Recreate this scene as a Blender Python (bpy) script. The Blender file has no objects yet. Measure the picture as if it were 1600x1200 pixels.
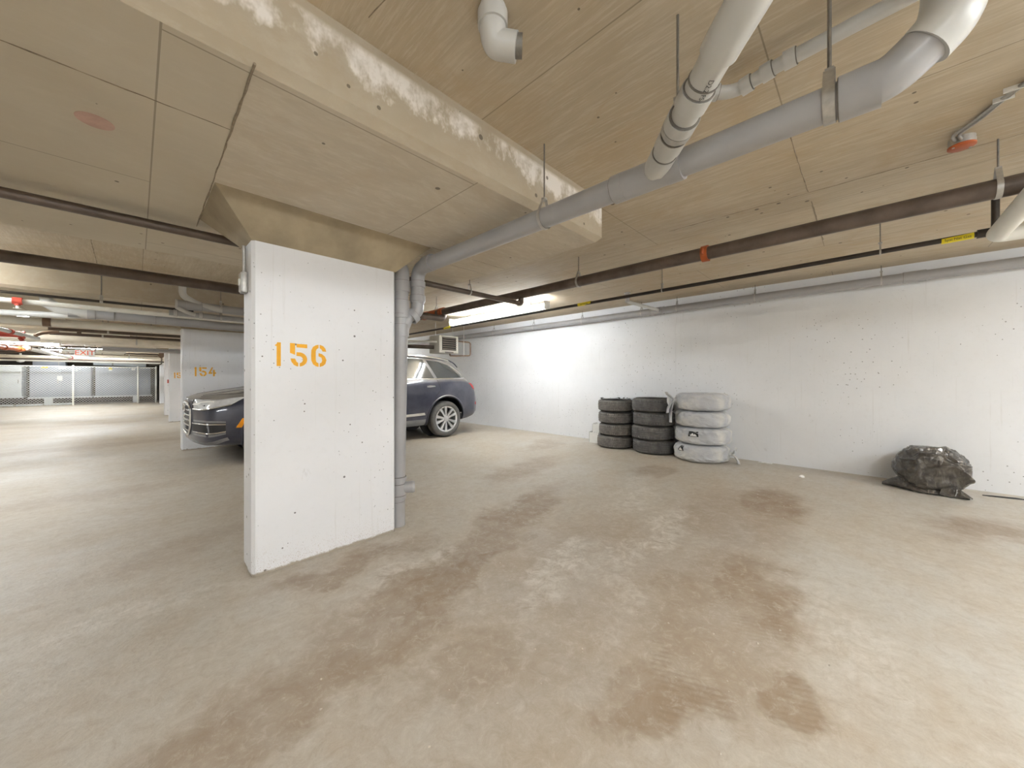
import bpy, bmesh, math, random
from mathutils import Vector, Matrix, noise
from mathutils.bvhtree import BVHTree
R = math.radians
PI = math.pi
random.seed(7)
scene = bpy.context.scene
COL = scene.collection

# ------------------------------------------------------------------ camera
CAM_H = 1.22
cam_d = bpy.data.cameras.new('camera')
cam_d.sensor_width = 36.0
cam_d.lens = 568.0 / 1600.0 * 36.0
cam_d.shift_y = -0.005
cam_d.clip_start = 0.02
cam = bpy.data.objects.new('camera', cam_d)
cam.location = (0, 0, CAM_H)
cam.rotation_euler = (R(90), 0, R(44.08 - 90))
COL.objects.link(cam)
scene.camera = cam

# ------------------------------------------------------------------ world + exposure
w = bpy.data.worlds.new('world')
scene.world = w
w.use_nodes = True
w.node_tree.nodes['Background'].inputs[0].default_value = (0.9, 0.95, 1.0, 1)
w.node_tree.nodes['Background'].inputs[1].default_value = 0.3
vs = scene.view_settings
vs.view_transform = 'Standard'
vs.look = 'None'
vs.gamma = 1.0
vs.use_curve_mapping = False
vs.exposure = 0.42
scene.cycles.max_bounces = 7
scene.cycles.use_light_tree = False
scene.cycles.diffuse_bounces = 5
scene.cycles.glossy_bounces = 3
scene.cycles.transmission_bounces = 2
scene.cycles.caustics_reflective = False
scene.cycles.caustics_refractive = False
TUBE_STRENGTH = 185.0          # luminance of the fluorescent tubes
LAMP_COL = (0.93, 0.975, 1.0)

# ------------------------------------------------------------------ node helpers
class NT:
    def __init__(s, name):
        s.m = bpy.data.materials.new(name)
        s.m.use_nodes = True
        s.t = s.m.node_tree
        s.b = s.t.nodes['Principled BSDF']
        s._c = None
    def n(s, typ, **kw):
        nd = s.t.nodes.new(typ)
        for k, v in kw.items():
            setattr(nd, k, v)
        return nd
    def link(s, a, b):
        s.t.links.new(a, b)
    def inp(s, node, key, val):
        sock = node.inputs[key]
        if hasattr(val, 'is_output'):
            s.link(val, sock)
        else:
            sock.default_value = val
    @property
    def co(s):
        if s._c is None:
            s._c = s.n('ShaderNodeTexCoord').outputs['Object']
        return s._c
    def mapping(s, vec=None, loc=(0, 0, 0), rot=(0, 0, 0), scale=(1, 1, 1), typ='POINT'):
        m = s.n('ShaderNodeMapping', vector_type=typ)
        s.link(vec if vec is not None else s.co, m.inputs[0])
        m.inputs[1].default_value = loc
        m.inputs[2].default_value = rot
        m.inputs[3].default_value = scale
        return m.outputs[0]
    def noise(s, scale, detail=4, rough=0.55, vec=None, dist=0.0):
        nd = s.n('ShaderNodeTexNoise')
        s.link(vec if vec is not None else s.co, nd.inputs['Vector'])
        nd.inputs['Scale'].default_value = scale
        nd.inputs['Detail'].default_value = min(detail, 5)
        nd.inputs['Roughness'].default_value = rough
        nd.inputs['Distortion'].default_value = dist
        return nd
    def mrange(s, val, a, b, c=0.0, d=1.0, smooth=False):
        nd = s.n('ShaderNodeMapRange')
        if smooth:
            nd.interpolation_type = 'SMOOTHSTEP'
        s.inp(nd, 0, val)
        for i, v in ((1, a), (2, b), (3, c), (4, d)):
            nd.inputs[i].default_value = v
        return nd.outputs[0]
    def math(s, op, a, b=0.0, clamp=False):
        nd = s.n('ShaderNodeMath', operation=op)
        nd.use_clamp = clamp
        s.inp(nd, 0, a)
        s.inp(nd, 1, b)
        return nd.outputs[0]
    def mix(s, fac, a, b, blend='MIX'):
        nd = s.n('ShaderNodeMix', data_type='RGBA', blend_type=blend)
        s.inp(nd, 0, fac)
        for i, v in ((6, a), (7, b)):
            if hasattr(v, 'is_output'):
                s.link(v, nd.inputs[i])
            else:
                nd.inputs[i].default_value = (v[0], v[1], v[2], 1)
        return nd.outputs[2]
    def bump(s, h, strength, dist=0.01):
        nd = s.n('ShaderNodeBump')
        nd.inputs['Strength'].default_value = strength
        nd.inputs['Distance'].default_value = dist
        s.link(h, nd.inputs['Height'])
        s.link(nd.outputs[0], s.b.inputs['Normal'])
    def color(s, c):
        if hasattr(c, 'is_output'):
            s.link(c, s.b.inputs['Base Color'])
        else:
            s.b.inputs['Base Color'].default_value = (c[0], c[1], c[2], 1)
    def set(s, **kw):
        for k, v in kw.items():
            s.inp(s.b, k, v)

def simple(name, col, rough=0.5, metal=0.0, var=0.12, scale=9.0, bump=0.0, bscale=60, coat=0.0):
    t = NT(name)
    nz = t.noise(scale, 5, 0.6)
    f = t.mrange(nz.outputs[0], 0.3, 0.7)
    lo = tuple(c * (1 - var) for c in col)
    hi = tuple(min(1, c * (1 + var)) for c in col)
    t.color(t.mix(f, lo, hi))
    t.set(Roughness=rough, Metallic=metal)
    if coat:
        t.set(**{'Coat Weight': coat, 'Coat Roughness': 0.08})
    if bump:
        t.bump(t.noise(bscale, 4).outputs[0], bump, 0.004)
    return t.m

def emissive(name, col, strength):
    t = NT(name)
    t.color(col)
    t.set(**{'Emission Color': (col[0], col[1], col[2], 1), 'Emission Strength': strength})
    return t.m

def pits(t, scale, thr, seed):
    """small air holes in cast concrete: mask (1 = hole)"""
    v = t.n('ShaderNodeTexVoronoi')
    off = t.mapping(loc=(seed, seed * 1.7, seed * .6))
    t.link(off, v.inputs['Vector'])
    v.inputs['Scale'].default_value = scale
    sep = t.n('ShaderNodeSeparateColor')
    t.link(v.outputs['Color'], sep.inputs[0])
    r = t.math('MULTIPLY', t.math('POWER', t.mrange(sep.outputs[0], thr, 1.0), 1.0), .14)
    dens = t.mrange(t.noise(.9, 1, .5, vec=off).outputs[0], .30, .52)
    r = t.math('MULTIPLY', r, dens)
    return t.math('GREATER_THAN', r, v.outputs['Distance'])

def floor_material():
    t = NT('floor_concrete')
    big = t.noise(0.55, 6, .6, dist=.6)
    med = t.noise(3.2, 8, .65, dist=.4)
    fine = t.noise(46, 6, .7)
    grit = t.noise(170, 3, .6)
    base = t.mix(t.mrange(big.outputs[0], .35, .65), (.545, .49, .41), (.575, .55, .50))
    base = t.mix(t.mrange(med.outputs[0], .42, .72, 0, .5), base, (.47, .39, .29))
    # warped coordinates for the dirt marks
    warp = t.noise(1.6, 6, .66)
    sub = t.n('ShaderNodeVectorMath', operation='SUBTRACT')
    t.link(warp.outputs[1], sub.inputs[0]); sub.inputs[1].default_value = (.5, .5, .5)
    ma = t.n('ShaderNodeVectorMath', operation='MULTIPLY_ADD')
    t.link(sub.outputs[0], ma.inputs[0]); ma.inputs[1].default_value = (1.0, 1.0, 0)
    t.link(t.co, ma.inputs[2])
    P = ma.outputs[0]
    def blob(cx, cy, rx, ry, ang, s):
        m = t.mapping(P, (cx, cy, 0), (0, 0, R(ang)), (rx, ry, 1), 'TEXTURE')
        ln = t.n('ShaderNodeVectorMath', operation='LENGTH')
        t.link(m, ln.inputs[0])
        return t.mrange(ln.outputs['Value'], 0.35, 1.0, s, 0.0, True)
    def union(lst):
        acc = None
        for b in lst:
            o = blob(*b)
            acc = o if acc is None else t.math('MAXIMUM', acc, o)
        return acc
    brown = union([(.55, 1.62, 1.0, .26, 4, .75), (1.35, 1.82, .85, .25, 14, .95), (2.5, 2.25, 1.1, .32, 18, .9),
                   (.95, 2.45, .75, .20, 6, .75), (1.0, 1.25, .5, .30, 8, .6),
                   (4.35, .70, .75, .42, 10, 1.0), (2.55, .45, .65, .30, 8, .9), (1.72, .30, .22, .16, 0, .85),
                   (1.35, .62, .42, .22, -30, .85), (4.75, -.72, .55, .35, -20, .9), (4.75, 2.0, .65, .25, 0, .7),
                   (3.7, 3.3, 1.1, .35, 15, .65), (5.3, 4.3, .9, .35, 30, .55), (.2, 3.5, .8, .3, 10, .35),
                   (-.4, 5.8, 1.6, .35, 4, .35), (-.8, 10, 2.5, .45, 3, .45), (-1.5, 15, 3, .5, 0, .4), (3.6, .9, 1.2, .7, 10, .55), (1.9, 1.25, 1.9, 1.0, 10, .42), (1.75, 2.05, 2.2, .35, 13, .8), (2.2, .6, 1.3, .35, 8, .6)])
    pale = union([(2.9, 1.25, 1.2, .22, 6, .8), (1.9, 1.35, .7, .2, 10, .8), (3.7, 1.75, .9, .25, 14, .6),
                  (1.25, 2.15, .4, .13, 8, .7), (1.9, .95, .5, .16, 20, .5), (0, 2.7, .6, .2, 5, .6), (2.3, .1, .6, .25, 0, .5)])
    gate = t.mrange(t.noise(5, 9, .75, dist=.8).outputs[0], .36, .62)
    bm = t.math('MULTIPLY', brown, t.mrange(gate, 0, 1, .62, 1.0))
    pm = t.math('MULTIPLY', pale, t.mrange(t.noise(9, 9, .75, dist=1).outputs[0], .40, .62))
    col = t.mix(t.math('MULTIPLY', bm, .95), base, (.265, .18, .11))
    col = t.mix(t.math('MULTIPLY', pm, .9), col, (.80, .76, .70))
    mot = t.noise(15, 5, .85, dist=.6)
    col = t.mix(t.mrange(mot.outputs[0], .30, .50, .42, 0), col, (.33, .25, .17))
    col = t.mix(t.mrange(mot.outputs[0], .52, .70, 0, .42), col, (.72, .68, .62))
    # tyre-swept streaks
    st = t.noise(2.2, 7, .7, vec=t.mapping(rot=(0, 0, R(-14)), scale=(.35, 5, 1)))
    col = t.mix(t.mrange(st.outputs[0], .52, .8, 0, .35), col, (.42, .33, .24))
    col = t.mix(t.mrange(fine.outputs[0], .3, .75, .22, 0), col, (.33, .27, .20))
    sp = t.mrange(grit.outputs[0], .66, .72, 0, .55)
    col = t.mix(sp, col, (.33, .27, .21))
    wv = t.n('ShaderNodeTexWave')
    t.link(t.mapping(rot=(0, 0, R(-24))), wv.inputs['Vector'])
    wv.inputs['Scale'].default_value = 11.0; wv.inputs['Distortion'].default_value = 1.2; wv.inputs['Detail'].default_value = 1.0; wv.inputs['Detail Scale'].default_value = 4.0
    prints = union([(1.50, .55, .30, .07, 20, 1), (1.70, .28, .22, .07, -8, 1), (2.35, .42, .40, .07, 12, .8), (3.9, .75, .5, .08, 25, .8), (4.85, -.75, .4, .12, -15, .9), (4.6, 2.2, .3, .10, 40, .6)])
    pr = t.math('MULTIPLY', prints, t.mrange(wv.outputs['Fac'], .45, .75))
    col = t.mix(t.math('MULTIPLY', pr, .30), col, (.25, .185, .125))
    t.color(col)
    t.set(Roughness=t.mrange(big.outputs[0], .3, .7, .62, .42))
    t.bump(fine.outputs[0], .28, .01)
    return t.m

def ceiling_material(name, stretch, effl=False, tone=(0, 0, 0), tf=0.0, seams=True, split=False):
    t = NT(name)
    br = t.n('ShaderNodeTexBrick')
    t.link(t.mapping(rot=(0, 0, R(90)), loc=(.295, -.05, 0)), br.inputs['Vector'])
    br.offset = .5
    br.inputs['Scale'].default_value = 1.0
    br.inputs['Brick Width'].default_value = 2.44
    br.inputs['Row Height'].default_value = 1.22
    br.inputs['Mortar Size'].default_value = .0035
    br.inputs['Mortar Smooth'].default_value = .3
    br.inputs['Color1'].default_value = (.0, .0, .0, 1)
    br.inputs['Color2'].default_value = (1, 1, 1, 1)
    br.inputs['Mortar'].default_value = (.5, .5, .5, 1)
    grain = t.noise(3.0, 9, .68, vec=t.mapping(scale=stretch), dist=.3)
    grain2 = t.noise(13.0, 8, .7, vec=t.mapping(scale=stretch), dist=.2)
    big = t.noise(.8, 5, .6, dist=.5)
    col = t.mix(t.mrange(big.outputs[0], .32, .68), (.46, .375, .26), (.63, .575, .48))
    col = t.mix(t.mrange(br.outputs['Color'], 0, 1, 0, .35), col, (.53, .425, .29))
    col = t.mix(t.mrange(grain.outputs[0], .36, .62, .55, 0), col, (.40, .34, .25))
    col = t.mix(t.mrange(grain2.outputs[0], .48, .68, 0, .42), col, (.76, .71, .62))
    if True:
        sm = t.noise(1.7, 6, .7, dist=1.2)
        col = t.mix(t.mrange(sm.outputs[0], .50, .68, 0, .7), col, (.47, .365, .24))
    if split:
        sx_ = t.n('ShaderNodeSeparateXYZ'); t.link(t.co, sx_.inputs[0])
        col = t.mix(t.math('MULTIPLY', t.math('LESS_THAN', sx_.outputs[0], .281), .75), col, t.mix(t.mrange(big.outputs[0], .35, .65), (.42, .36, .255), (.53, .475, .37)))
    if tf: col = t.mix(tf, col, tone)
    if seams: col = t.mix(t.math('MULTIPLY', br.outputs['Fac'], .65), col, (.20, .16, .11))
    if effl:
        sep = t.n('ShaderNodeSeparateXYZ')
        t.link(t.co, sep.inputs[0])
        geo = t.n('ShaderNodeNewGeometry')
        sepn = t.n('ShaderNodeSeparateXYZ')
        t.link(geo.outputs['Normal'], sepn.inputs[0])
        side = t.mrange(t.math('ABSOLUTE', sepn.outputs[2]), .3, .5, 1, 0)
        nn = t.noise(3.4, 8, .72, vec=t.mapping(scale=(1.2, 1, .8)))
        hgt = t.math('ADD', sep.outputs[2], t.math('MULTIPLY', t.math('SUBTRACT', nn.outputs[0], .5), .42))
        m = t.math('MULTIPLY', t.mrange(hgt, 2.42, 2.47), t.mrange(sep.outputs[2], 2.56, 2.535))
        m = t.math('MULTIPLY', m, side)
        m = t.math('MULTIPLY', m, t.math('LESS_THAN', sep.outputs[1], 3.0))
        m = t.math('MULTIPLY', m, t.mrange(nn.outputs[0], .40, .55))
        col = t.mix(t.math('MULTIPLY', m, .8), col, (.80, .76, .72))
    pm = pits(t, 9.0, .5, 4.4)
    col = t.mix(t.math('MULTIPLY', pm, .8), col, (.10, .08, .06))
    t.color(col)
    t.set(Roughness=.75)
    t.bump(grain2.outputs[0], .12, .01)
    return t.m

def white_concrete(name, col=(.88, .89, .92), splash=True, streaks=True, ps=13.0):
    t = NT(name)
    v1 = t.noise(1.3, 5, .6)
    v2 = t.noise(22, 5, .65)
    c = t.mix(t.mrange(v1.outputs[0], .3, .7), tuple(x * .93 for x in col), col)
    c = t.mix(t.mrange(v2.outputs[0], .55, .8, 0, .16), c, (.62, .61, .59))
    sep = t.n('ShaderNodeSeparateXYZ')
    t.link(t.co, sep.inputs[0])
    if streaks:
        s = t.noise(5, 5, .7, vec=t.mapping(scale=(6, 6, .16)))
        c = t.mix(t.mrange(s.outputs[0], .60, .75, 0, .32), c, (.55, .53, .50))
        sm = t.noise(2.6, 9, .8, dist=2.2)
        c = t.mix(t.mrange(sm.outputs[0], .64, .74, 0, .35), c, (.42, .41, .40))
    p1 = pits(t, ps, .1, 1.0)
    p2 = pits(t, ps * 2.3, .1, 3.1)
    pm = t.math('MAXIMUM', p1, t.math('MULTIPLY', p2, .75))
    c = t.mix(t.math('MULTIPLY', pm, .85), c, (.10, .09, .085))
    if splash:
        n3 = t.noise(170, 3, .75)
        lim = t.mrange(sep.outputs[2], 0.0, .36, .57, .76)
        mk = t.math('GREATER_THAN', n3.outputs[0], lim)
        c = t.mix(t.math('MULTIPLY', mk, .6), c, (.36, .27, .19))
        n4 = t.noise(16, 5, .7)
        edge = t.mrange(t.math('SUBTRACT', sep.outputs[2], t.math('MULTIPLY', n4.outputs[0], .05)), -.012, .0, .9, 0)
        c = t.mix(edge, c, (.33, .28, .21))
    t.color(c)
    t.set(Roughness=.55)
    t.bump(v2.outputs[0], .10, .006)
    return t.m

M = {}
M['floor'] = floor_material()
M['slab'] = ceiling_material('slab_concrete', (5.5, .45, 1), tone=(.45, .35, .22), tf=.2)
M['drop'] = ceiling_material('drop_panel_concrete', (.7, 2.2, 1), tone=(.64, .58, .49), tf=.38, split=True)
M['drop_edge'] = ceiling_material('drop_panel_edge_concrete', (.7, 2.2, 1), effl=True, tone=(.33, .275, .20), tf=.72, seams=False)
M['capital'] = simple('capital_concrete', (.30, .245, .165), .8, 0, .34, 2.6, .2, 30)
M['fin'] = simple('seam_mortar', (.26, .21, .15), .85, 0, .3, 30)
M['wall'] = white_concrete('white_painted_wall', splash=False, ps=8.0)
M['pillar'] = white_concrete('white_painted_pillar', (.83, .835, .865))
M['wall2'] = simple('plain_white_wall', (.78, .77, .74), .6, 0, .06, 2)
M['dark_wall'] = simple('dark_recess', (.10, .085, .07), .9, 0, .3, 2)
M['orange'] = simple('orange_stencil_paint', (.86, .42, .015), .6, 0, .08, 18)
M['pvc'] = simple('grey_pvc', (.36, .357, .365), .32, 0, .06, 5)
M['pvc_light'] = simple('pale_grey_pvc', (.53, .527, .51), .30, 0, .05, 5)
M['brown_pipe'] = simple('dark_brown_steel_pipe', (.105, .078, .062), .42, .25, .3, 7)
M['black_pipe'] = simple('black_steel_pipe', (.035, .028, .024), .40, .2, .3, 9)
M['white_pipe'] = simple('white_insulation_jacket', (.80, .79, .74), .5, 0, .05, 6)
M['beige_pipe'] = simple('cream_insulation_jacket', (.70, .645, .55), .55, 0, .08, 6)
M['orange_fit'] = simple('orange_coupling_paint', (.38, .085, .02), .45, 0, .2, 12)
M['red_fit'] = simple('red_valve_paint', (.52, .075, .05), .45, 0, .15, 12)
M['steel'] = simple('galvanised_steel', (.50, .49, .47), .38, .75, .15, 30)
M['dark_steel'] = simple('dull_threaded_rod', (.20, .185, .165), .5, .5, .2, 40)
M['yellow'] = simple('yellow_tape', (.78, .66, .02), .45, 0, .06, 20)
M['ink'] = simple('black_ink', (.02, .02, .02), .6, 0, .1)
M['purple'] = simple('purple_primer', (.13, .085, .22), .5, 0, .2, 20)
M['white_paint'] = simple('white_enamel', (.86, .86, .84), .35, 0, .03)
M['rubber'] = simple('dusty_rubber', (.115, .108, .100), .75, 0, .45, 11, .25, 90)
M['rubber2'] = simple('dusty_tread_rubber', (.20, .188, .175), .8, 0, .4, 16, .3, 110)
M['rubber_b'] = simple('dark_tread_rubber', (.125, .122, .122), .7, 0, .4, 14, .25, 110)
M['car_tyre'] = simple('car_tyre_rubber', (.12, .118, .115), .7, 0, .2, 14, .15, 90)
M['zinc'] = simple('grey_cabinet_paint', (.38, .42, .49), .4, .0, .05, 3)
M['zinc2'] = simple('pale_sheet_metal', (.78, .82, .84), .4, .0, .05, 3)
M['fence'] = simple('galvanised_fence', (.82, .81, .78), .5, .0, .08, 20)
M['heater'] = simple('cream_heater_enamel', (.66, .64, .58), .45, 0, .06, 6)
M['heater_dark'] = simple('heater_louvre', (.20, .165, .14), .5, .2, .2, 6)
M['copper'] = simple('dark_copper_pipe', (.22, .15, .11), .4, .5, .2, 12)

def plastic_white():
    t = NT('white_bag_film')
    nz = t.noise(3.5, 4, .5, dist=.5)
    t.color(t.mix(t.mrange(nz.outputs[0], .40, .62), (.66, .675, .715), (.87, .86, .835)))
    t.set(Roughness=.25, **{'Specular IOR Level': .55})
    wv = t.noise(16, 5, .6, vec=t.mapping(scale=(1, 1, 3.0)), dist=2.5)
    t.bump(wv.outputs[0], .7, .03)
    return t.m
def plastic_black():
    t = NT('black_bag_film')
    nz = t.noise(6, 6, .65, dist=1.0)
    t.color(t.mix(t.mrange(nz.outputs[0], .35, .7), (.040, .035, .031), (.115, .10, .083)))
    t.set(Roughness=t.mrange(nz.outputs[0], .3, .7, .12, .30), **{'Specular IOR Level': .7})
    wv = t.noise(5, 3, .5, vec=t.mapping(rot=(.5, .4, .9), scale=(1, 3.0, 1.4)), dist=1.6)
    t.bump(wv.outputs[0], .6, .03)
    return t.m
M['bag_white'] = plastic_white()
M['bag_black'] = plastic_black()

def car_paint():
    t = NT('dark_blue_car_paint')
    dust = t.noise(3, 6, .6)
    geo = t.n('ShaderNodeNewGeometry')
    sp = t.n('ShaderNodeSeparateXYZ'); t.link(geo.outputs['Normal'], sp.inputs[0])
    c_ = t.mix(t.mrange(dust.outputs[0], .35, .7, .02, .16), (.022, .026, .052), (.30, .30, .32))
    top_dust = t.math('MULTIPLY', t.mrange(sp.outputs[2], .35, .9), t.mrange(dust.outputs[0], .2, .6, .45, .8))
    t.color(t.mix(top_dust, c_, (.50, .47, .42)))
    t.set(**{'Coat Weight': t.mrange(top_dust, 0, .6, 1.0, .15)})
    t.set(Roughness=.34, Metallic=.25, **{'Coat Roughness': .06})
    return t.m
M['paint'] = car_paint()
M['glass'] = simple('tinted_car_glass', (.05, .055, .058), .06, 0, .1, 3, coat=1.0)
M['chrome'] = simple('satin_chrome', (.78, .79, .80), .18, .95, .05, 6)
M['car_black'] = simple('black_car_trim', (.018, .018, .02), .45, 0, .2, 9)
M['lens'] = simple('headlight_lens', (.80, .82, .85), .06, .15, .15, 14, coat=1.0)
M['red_lens'] = simple('red_tail_lens', (.55, .03, .035), .12, 0, .1, 20, coat=1.0)
M['amber'] = simple('amber_side_lens', (.95, .36, .01), .25, 0, .05, 20)
M['alloy'] = simple('silver_alloy', (.66, .66, .67), .3, .7, .06, 9)
M['carbon'] = simple('grey_plastic_cladding', (.22, .225, .24), .5, 0, .1, 9)

# ------------------------------------------------------------------ mesh helpers
class MB:
    def __init__(s):
        s.v = []; s.f = []
    def add(s, vs, fs):
        o = len(s.v)
        s.v += [tuple(p) for p in vs]
        s.f += [tuple(i + o for i in f) for f in fs]
        return s
    def box(s, x0, x1, y0, y1, z0, z1, bevel=0.0):
        if bevel <= 0:
            vs = [(x, y, z) for z in (z0, z1) for y in (y0, y1) for x in (x0, x1)]
            return s.add(vs, [(0, 2, 3, 1), (4, 5, 7, 6), (0, 1, 5, 4), (2, 6, 7, 3), (0, 4, 6, 2), (1, 3, 7, 5)])
        bm = bmesh.new()
        bmesh.ops.create_cube(bm, size=1)
        for q in bm.verts:
            q.co = Vector(((x0 + x1) / 2 + q.co.x * (x1 - x0), (y0 + y1) / 2 + q.co.y * (y1 - y0), (z0 + z1) / 2 + q.co.z * (z1 - z0)))
        bmesh.ops.bevel(bm, geom=bm.edges[:], offset=bevel, segments=2, profile=.6, affect='EDGES')
        return s.bm(bm)
    def bm(s, bm):
        bm.verts.index_update()
        s.add([q.co for q in bm.verts], [[q.index for q in f.verts] for f in bm.faces])
        bm.free()
        return s
    def tube(s, pts, r, seg=16, cap=True, bend=0.0, bseg=6):
        pts = [Vector(p) for p in pts]
        if bend > 0 and len(pts) > 2 and not isinstance(r, (list, tuple)):
            pts = fillet(pts, bend, bseg)
        rs = r if isinstance(r, (list, tuple)) else [r] * len(pts)
        n = len(pts)
        tan = []
        for i in range(n):
            a = pts[max(0, i - 1)]; b = pts[min(n - 1, i + 1)]
            if 0 < i < n - 1:
                d = (pts[i] - a).normalized() + (b - pts[i]).normalized()
            else:
                d = b - a
            tan.append(d.normalized())
        up = Vector((0, 0, 1)) if abs(tan[0].z) < .9 else Vector((1, 0, 0))
        u = (up - tan[0] * up.dot(tan[0])).normalized()
        vs = []; fs = []
        for i in range(n):
            u = (u - tan[i] * u.dot(tan[i])).normalized()
            vv = tan[i].cross(u)
            for k in range(seg):
                a = 2 * PI * k / seg
                vs.append(pts[i] + (u * math.cos(a) + vv * math.sin(a)) * rs[i])
        for i in range(n - 1):
            for k in range(seg):
                k2 = (k + 1) % seg
                fs.append((i * seg + k, i * seg + k2, (i + 1) * seg + k2, (i + 1) * seg + k))
        if cap:
            fs.append(tuple(range(seg - 1, -1, -1)))
            fs.append(tuple((n - 1) * seg + k for k in range(seg)))
        return s.add(vs, fs)
    def lathe(s, prof, seg=32, closed=False, mat=None, mod=None):
        """prof: (r, z) pairs, turned about z"""
        vs = []; fs = []
        n = len(prof)
        for k in range(seg):
            a = 2 * PI * k / seg
            for j, (r, z) in enumerate(prof):
                rr = mod(j, k, r) if mod else r
                p = Vector((rr * math.cos(a), rr * math.sin(a), z))
                vs.append(mat @ p if mat else p)
        for k in range(seg):
            k2 = (k + 1) % seg
            for j in range(n if closed else n - 1):
                j2 = (j + 1) % n
                fs.append((k * n + j, k2 * n + j, k2 * n + j2, k * n + j2))
        return s.add(vs, fs)
    def prism(s, poly, y0, y1):
        """polygon in (x, z) extruded along y"""
        n = len(poly)
        vs = [(x, y0, z) for x, z in poly] + [(x, y1, z) for x, z in poly]
        fs = [tuple(range(n)), tuple(range(2 * n - 1, n - 1, -1))]
        for i in range(n):
            j = (i + 1) % n
            fs.append((i, n + i, n + j, j))
        return s.add(vs, fs)
    def torus(s, c, axis, R0, r, seg=28, rs=8, a0=0, a1=2 * PI):
        axis = Vector(axis).normalized()
        q = axis.to_track_quat('Z', 'Y')
        full = abs(a1 - a0 - 2 * PI) < 1e-6
        m = seg if full else seg + 1
        pts = [Vector(c) + q @ Vector((R0 * math.cos(a0 + (a1 - a0) * i / seg), R0 * math.sin(a0 + (a1 - a0) * i / seg), 0)) for i in range(m)]
        if full:
            vs = []; fs = []
            for i in range(seg):
                rad = (pts[i] - Vector(c)).normalized()
                for k in range(rs):
                    b = 2 * PI * k / rs
                    vs.append(pts[i] + rad * r * math.cos(b) + axis * r * math.sin(b))
            for i in range(seg):
                i2 = (i + 1) % seg
                for k in range(rs):
                    k2 = (k + 1) % rs
                    fs.append((i * rs + k, i2 * rs + k, i2 * rs + k2, i * rs + k2))
            return s.add(vs, fs)
        return s.tube(pts, r, rs)
    def ring(s, c, axis, ro, ri, h, seg=28):
        """flat band (pipe collar or strap) of outer ro, inner ri, height h centred on c along axis"""
        q = Vector(axis).normalized().to_track_quat('Z', 'Y')
        mt = Matrix.Translation(Vector(c)) @ q.to_matrix().to_4x4()
        return s.lathe([(ri, -h / 2), (ro, -h / 2), (ro, h / 2), (ri, h / 2)], seg, True, mt)
    def mesh(s, name, mat, smooth=True, angle=38):
        me = bpy.data.meshes.new(name)
        me.from_pydata(s.v, [], s.f)
        bm = bmesh.new(); bm.from_mesh(me)
        bmesh.ops.recalc_face_normals(bm, faces=bm.faces[:])
        bm.to_mesh(me); bm.free()
        if mat is not None:
            me.materials.append(mat)
        if smooth:
            for p in me.polygons:
                p.use_smooth = True
            me.set_sharp_from_angle(angle=R(angle))
        me.update()
        return me
    def obj(s, name, mat, parent=None, smooth=True, angle=38):
        o = bpy.data.objects.new(name, s.mesh(name, M[mat] if isinstance(mat, str) else mat, smooth, angle))
        COL.objects.link(o)
        if parent is not None:
            o.parent = parent
            o.matrix_parent_inverse = Matrix.Identity(4)
            if parent.type == 'EMPTY' or True:
                o.location = o.location
        return o

def fillet(pts, rad, seg):
    out = [pts[0]]
    for i in range(1, len(pts) - 1):
        a, b, c = pts[i - 1], pts[i], pts[i + 1]
        d1 = (a - b).normalized(); d2 = (c - b).normalized()
        L = min(rad, (a - b).length * .49, (c - b).length * .49)
        p1 = b + d1 * L; p2 = b + d2 * L
        for k in range(seg + 1):
            t = k / seg
            out.append(p1 * (1 - t) ** 2 + b * 2 * t * (1 - t) + p2 * t * t)
    out.append(pts[-1])
    return out

def thing(name, label, cat, group=None, loc=(0, 0, 0), rotz=0.0):
    o = bpy.data.objects.new(name, None)
    o.empty_display_size = .05
    o.location = loc
    o.rotation_euler = (0, 0, rotz)
    COL.objects.link(o)
    o['label'] = label; o['category'] = cat
    if group: o['group'] = group
    return o
def tag(o, label, cat, group=None):
    o['label'] = label; o['category'] = cat
    if group: o['group'] = group
    return o
def structure(o):
    o['kind'] = 'structure'
    return o
def copy_tree(o, parent=None):
    c = o.copy(); COL.objects.link(c); c.parent = parent
    for ch in list(o.children):
        copy_tree(ch, c)
    return c

# ------------------------------------------------------------------ room shell
XW = 6.40        # face of the long white wall
ZS = 2.59        # slab soffit
ZD = 2.27        # drop panel soffit
X0, X1, Y0, Y1 = -8.0, XW, -7.0, 29.2
structure(MB().box(X0 - .3, XW + .3, Y0 - .3, Y1 + .3, -.25, 0).obj('floor', 'floor', smooth=False))
ceil = structure(MB().box(X0 - .3, XW + .3, Y0 - .3, Y1 + .3, ZS, ZS + .3).obj('ceiling', 'slab', smooth=False))
wr_ = structure(MB().box(XW, XW + .28, Y0, Y1, 0, ZS).obj('wall_right', 'wall', smooth=False))
structure(MB().box(X0 - .28, X0, Y0, Y1, 0, ZS).obj('wall_left', 'wall2', smooth=False))
structure(MB().box(X0, XW, Y0 - .28, Y0, 0, ZS).obj('wall_front', 'wall2', smooth=False))
structure(MB().box(X0, XW, Y1, Y1 + .28, 0, ZS).obj('wall_back', 'dark_wall', smooth=False))
# cold joints in the long wall: shallow raised fins between the pours
for yj in (2.317, 5.516, -2.4, 8.8):
    MB().box(XW - .004, XW + .002, yj - .003, yj + .003, .0, 2.35).obj('wall_joint', 'wall', wr_, smooth=False)

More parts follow.
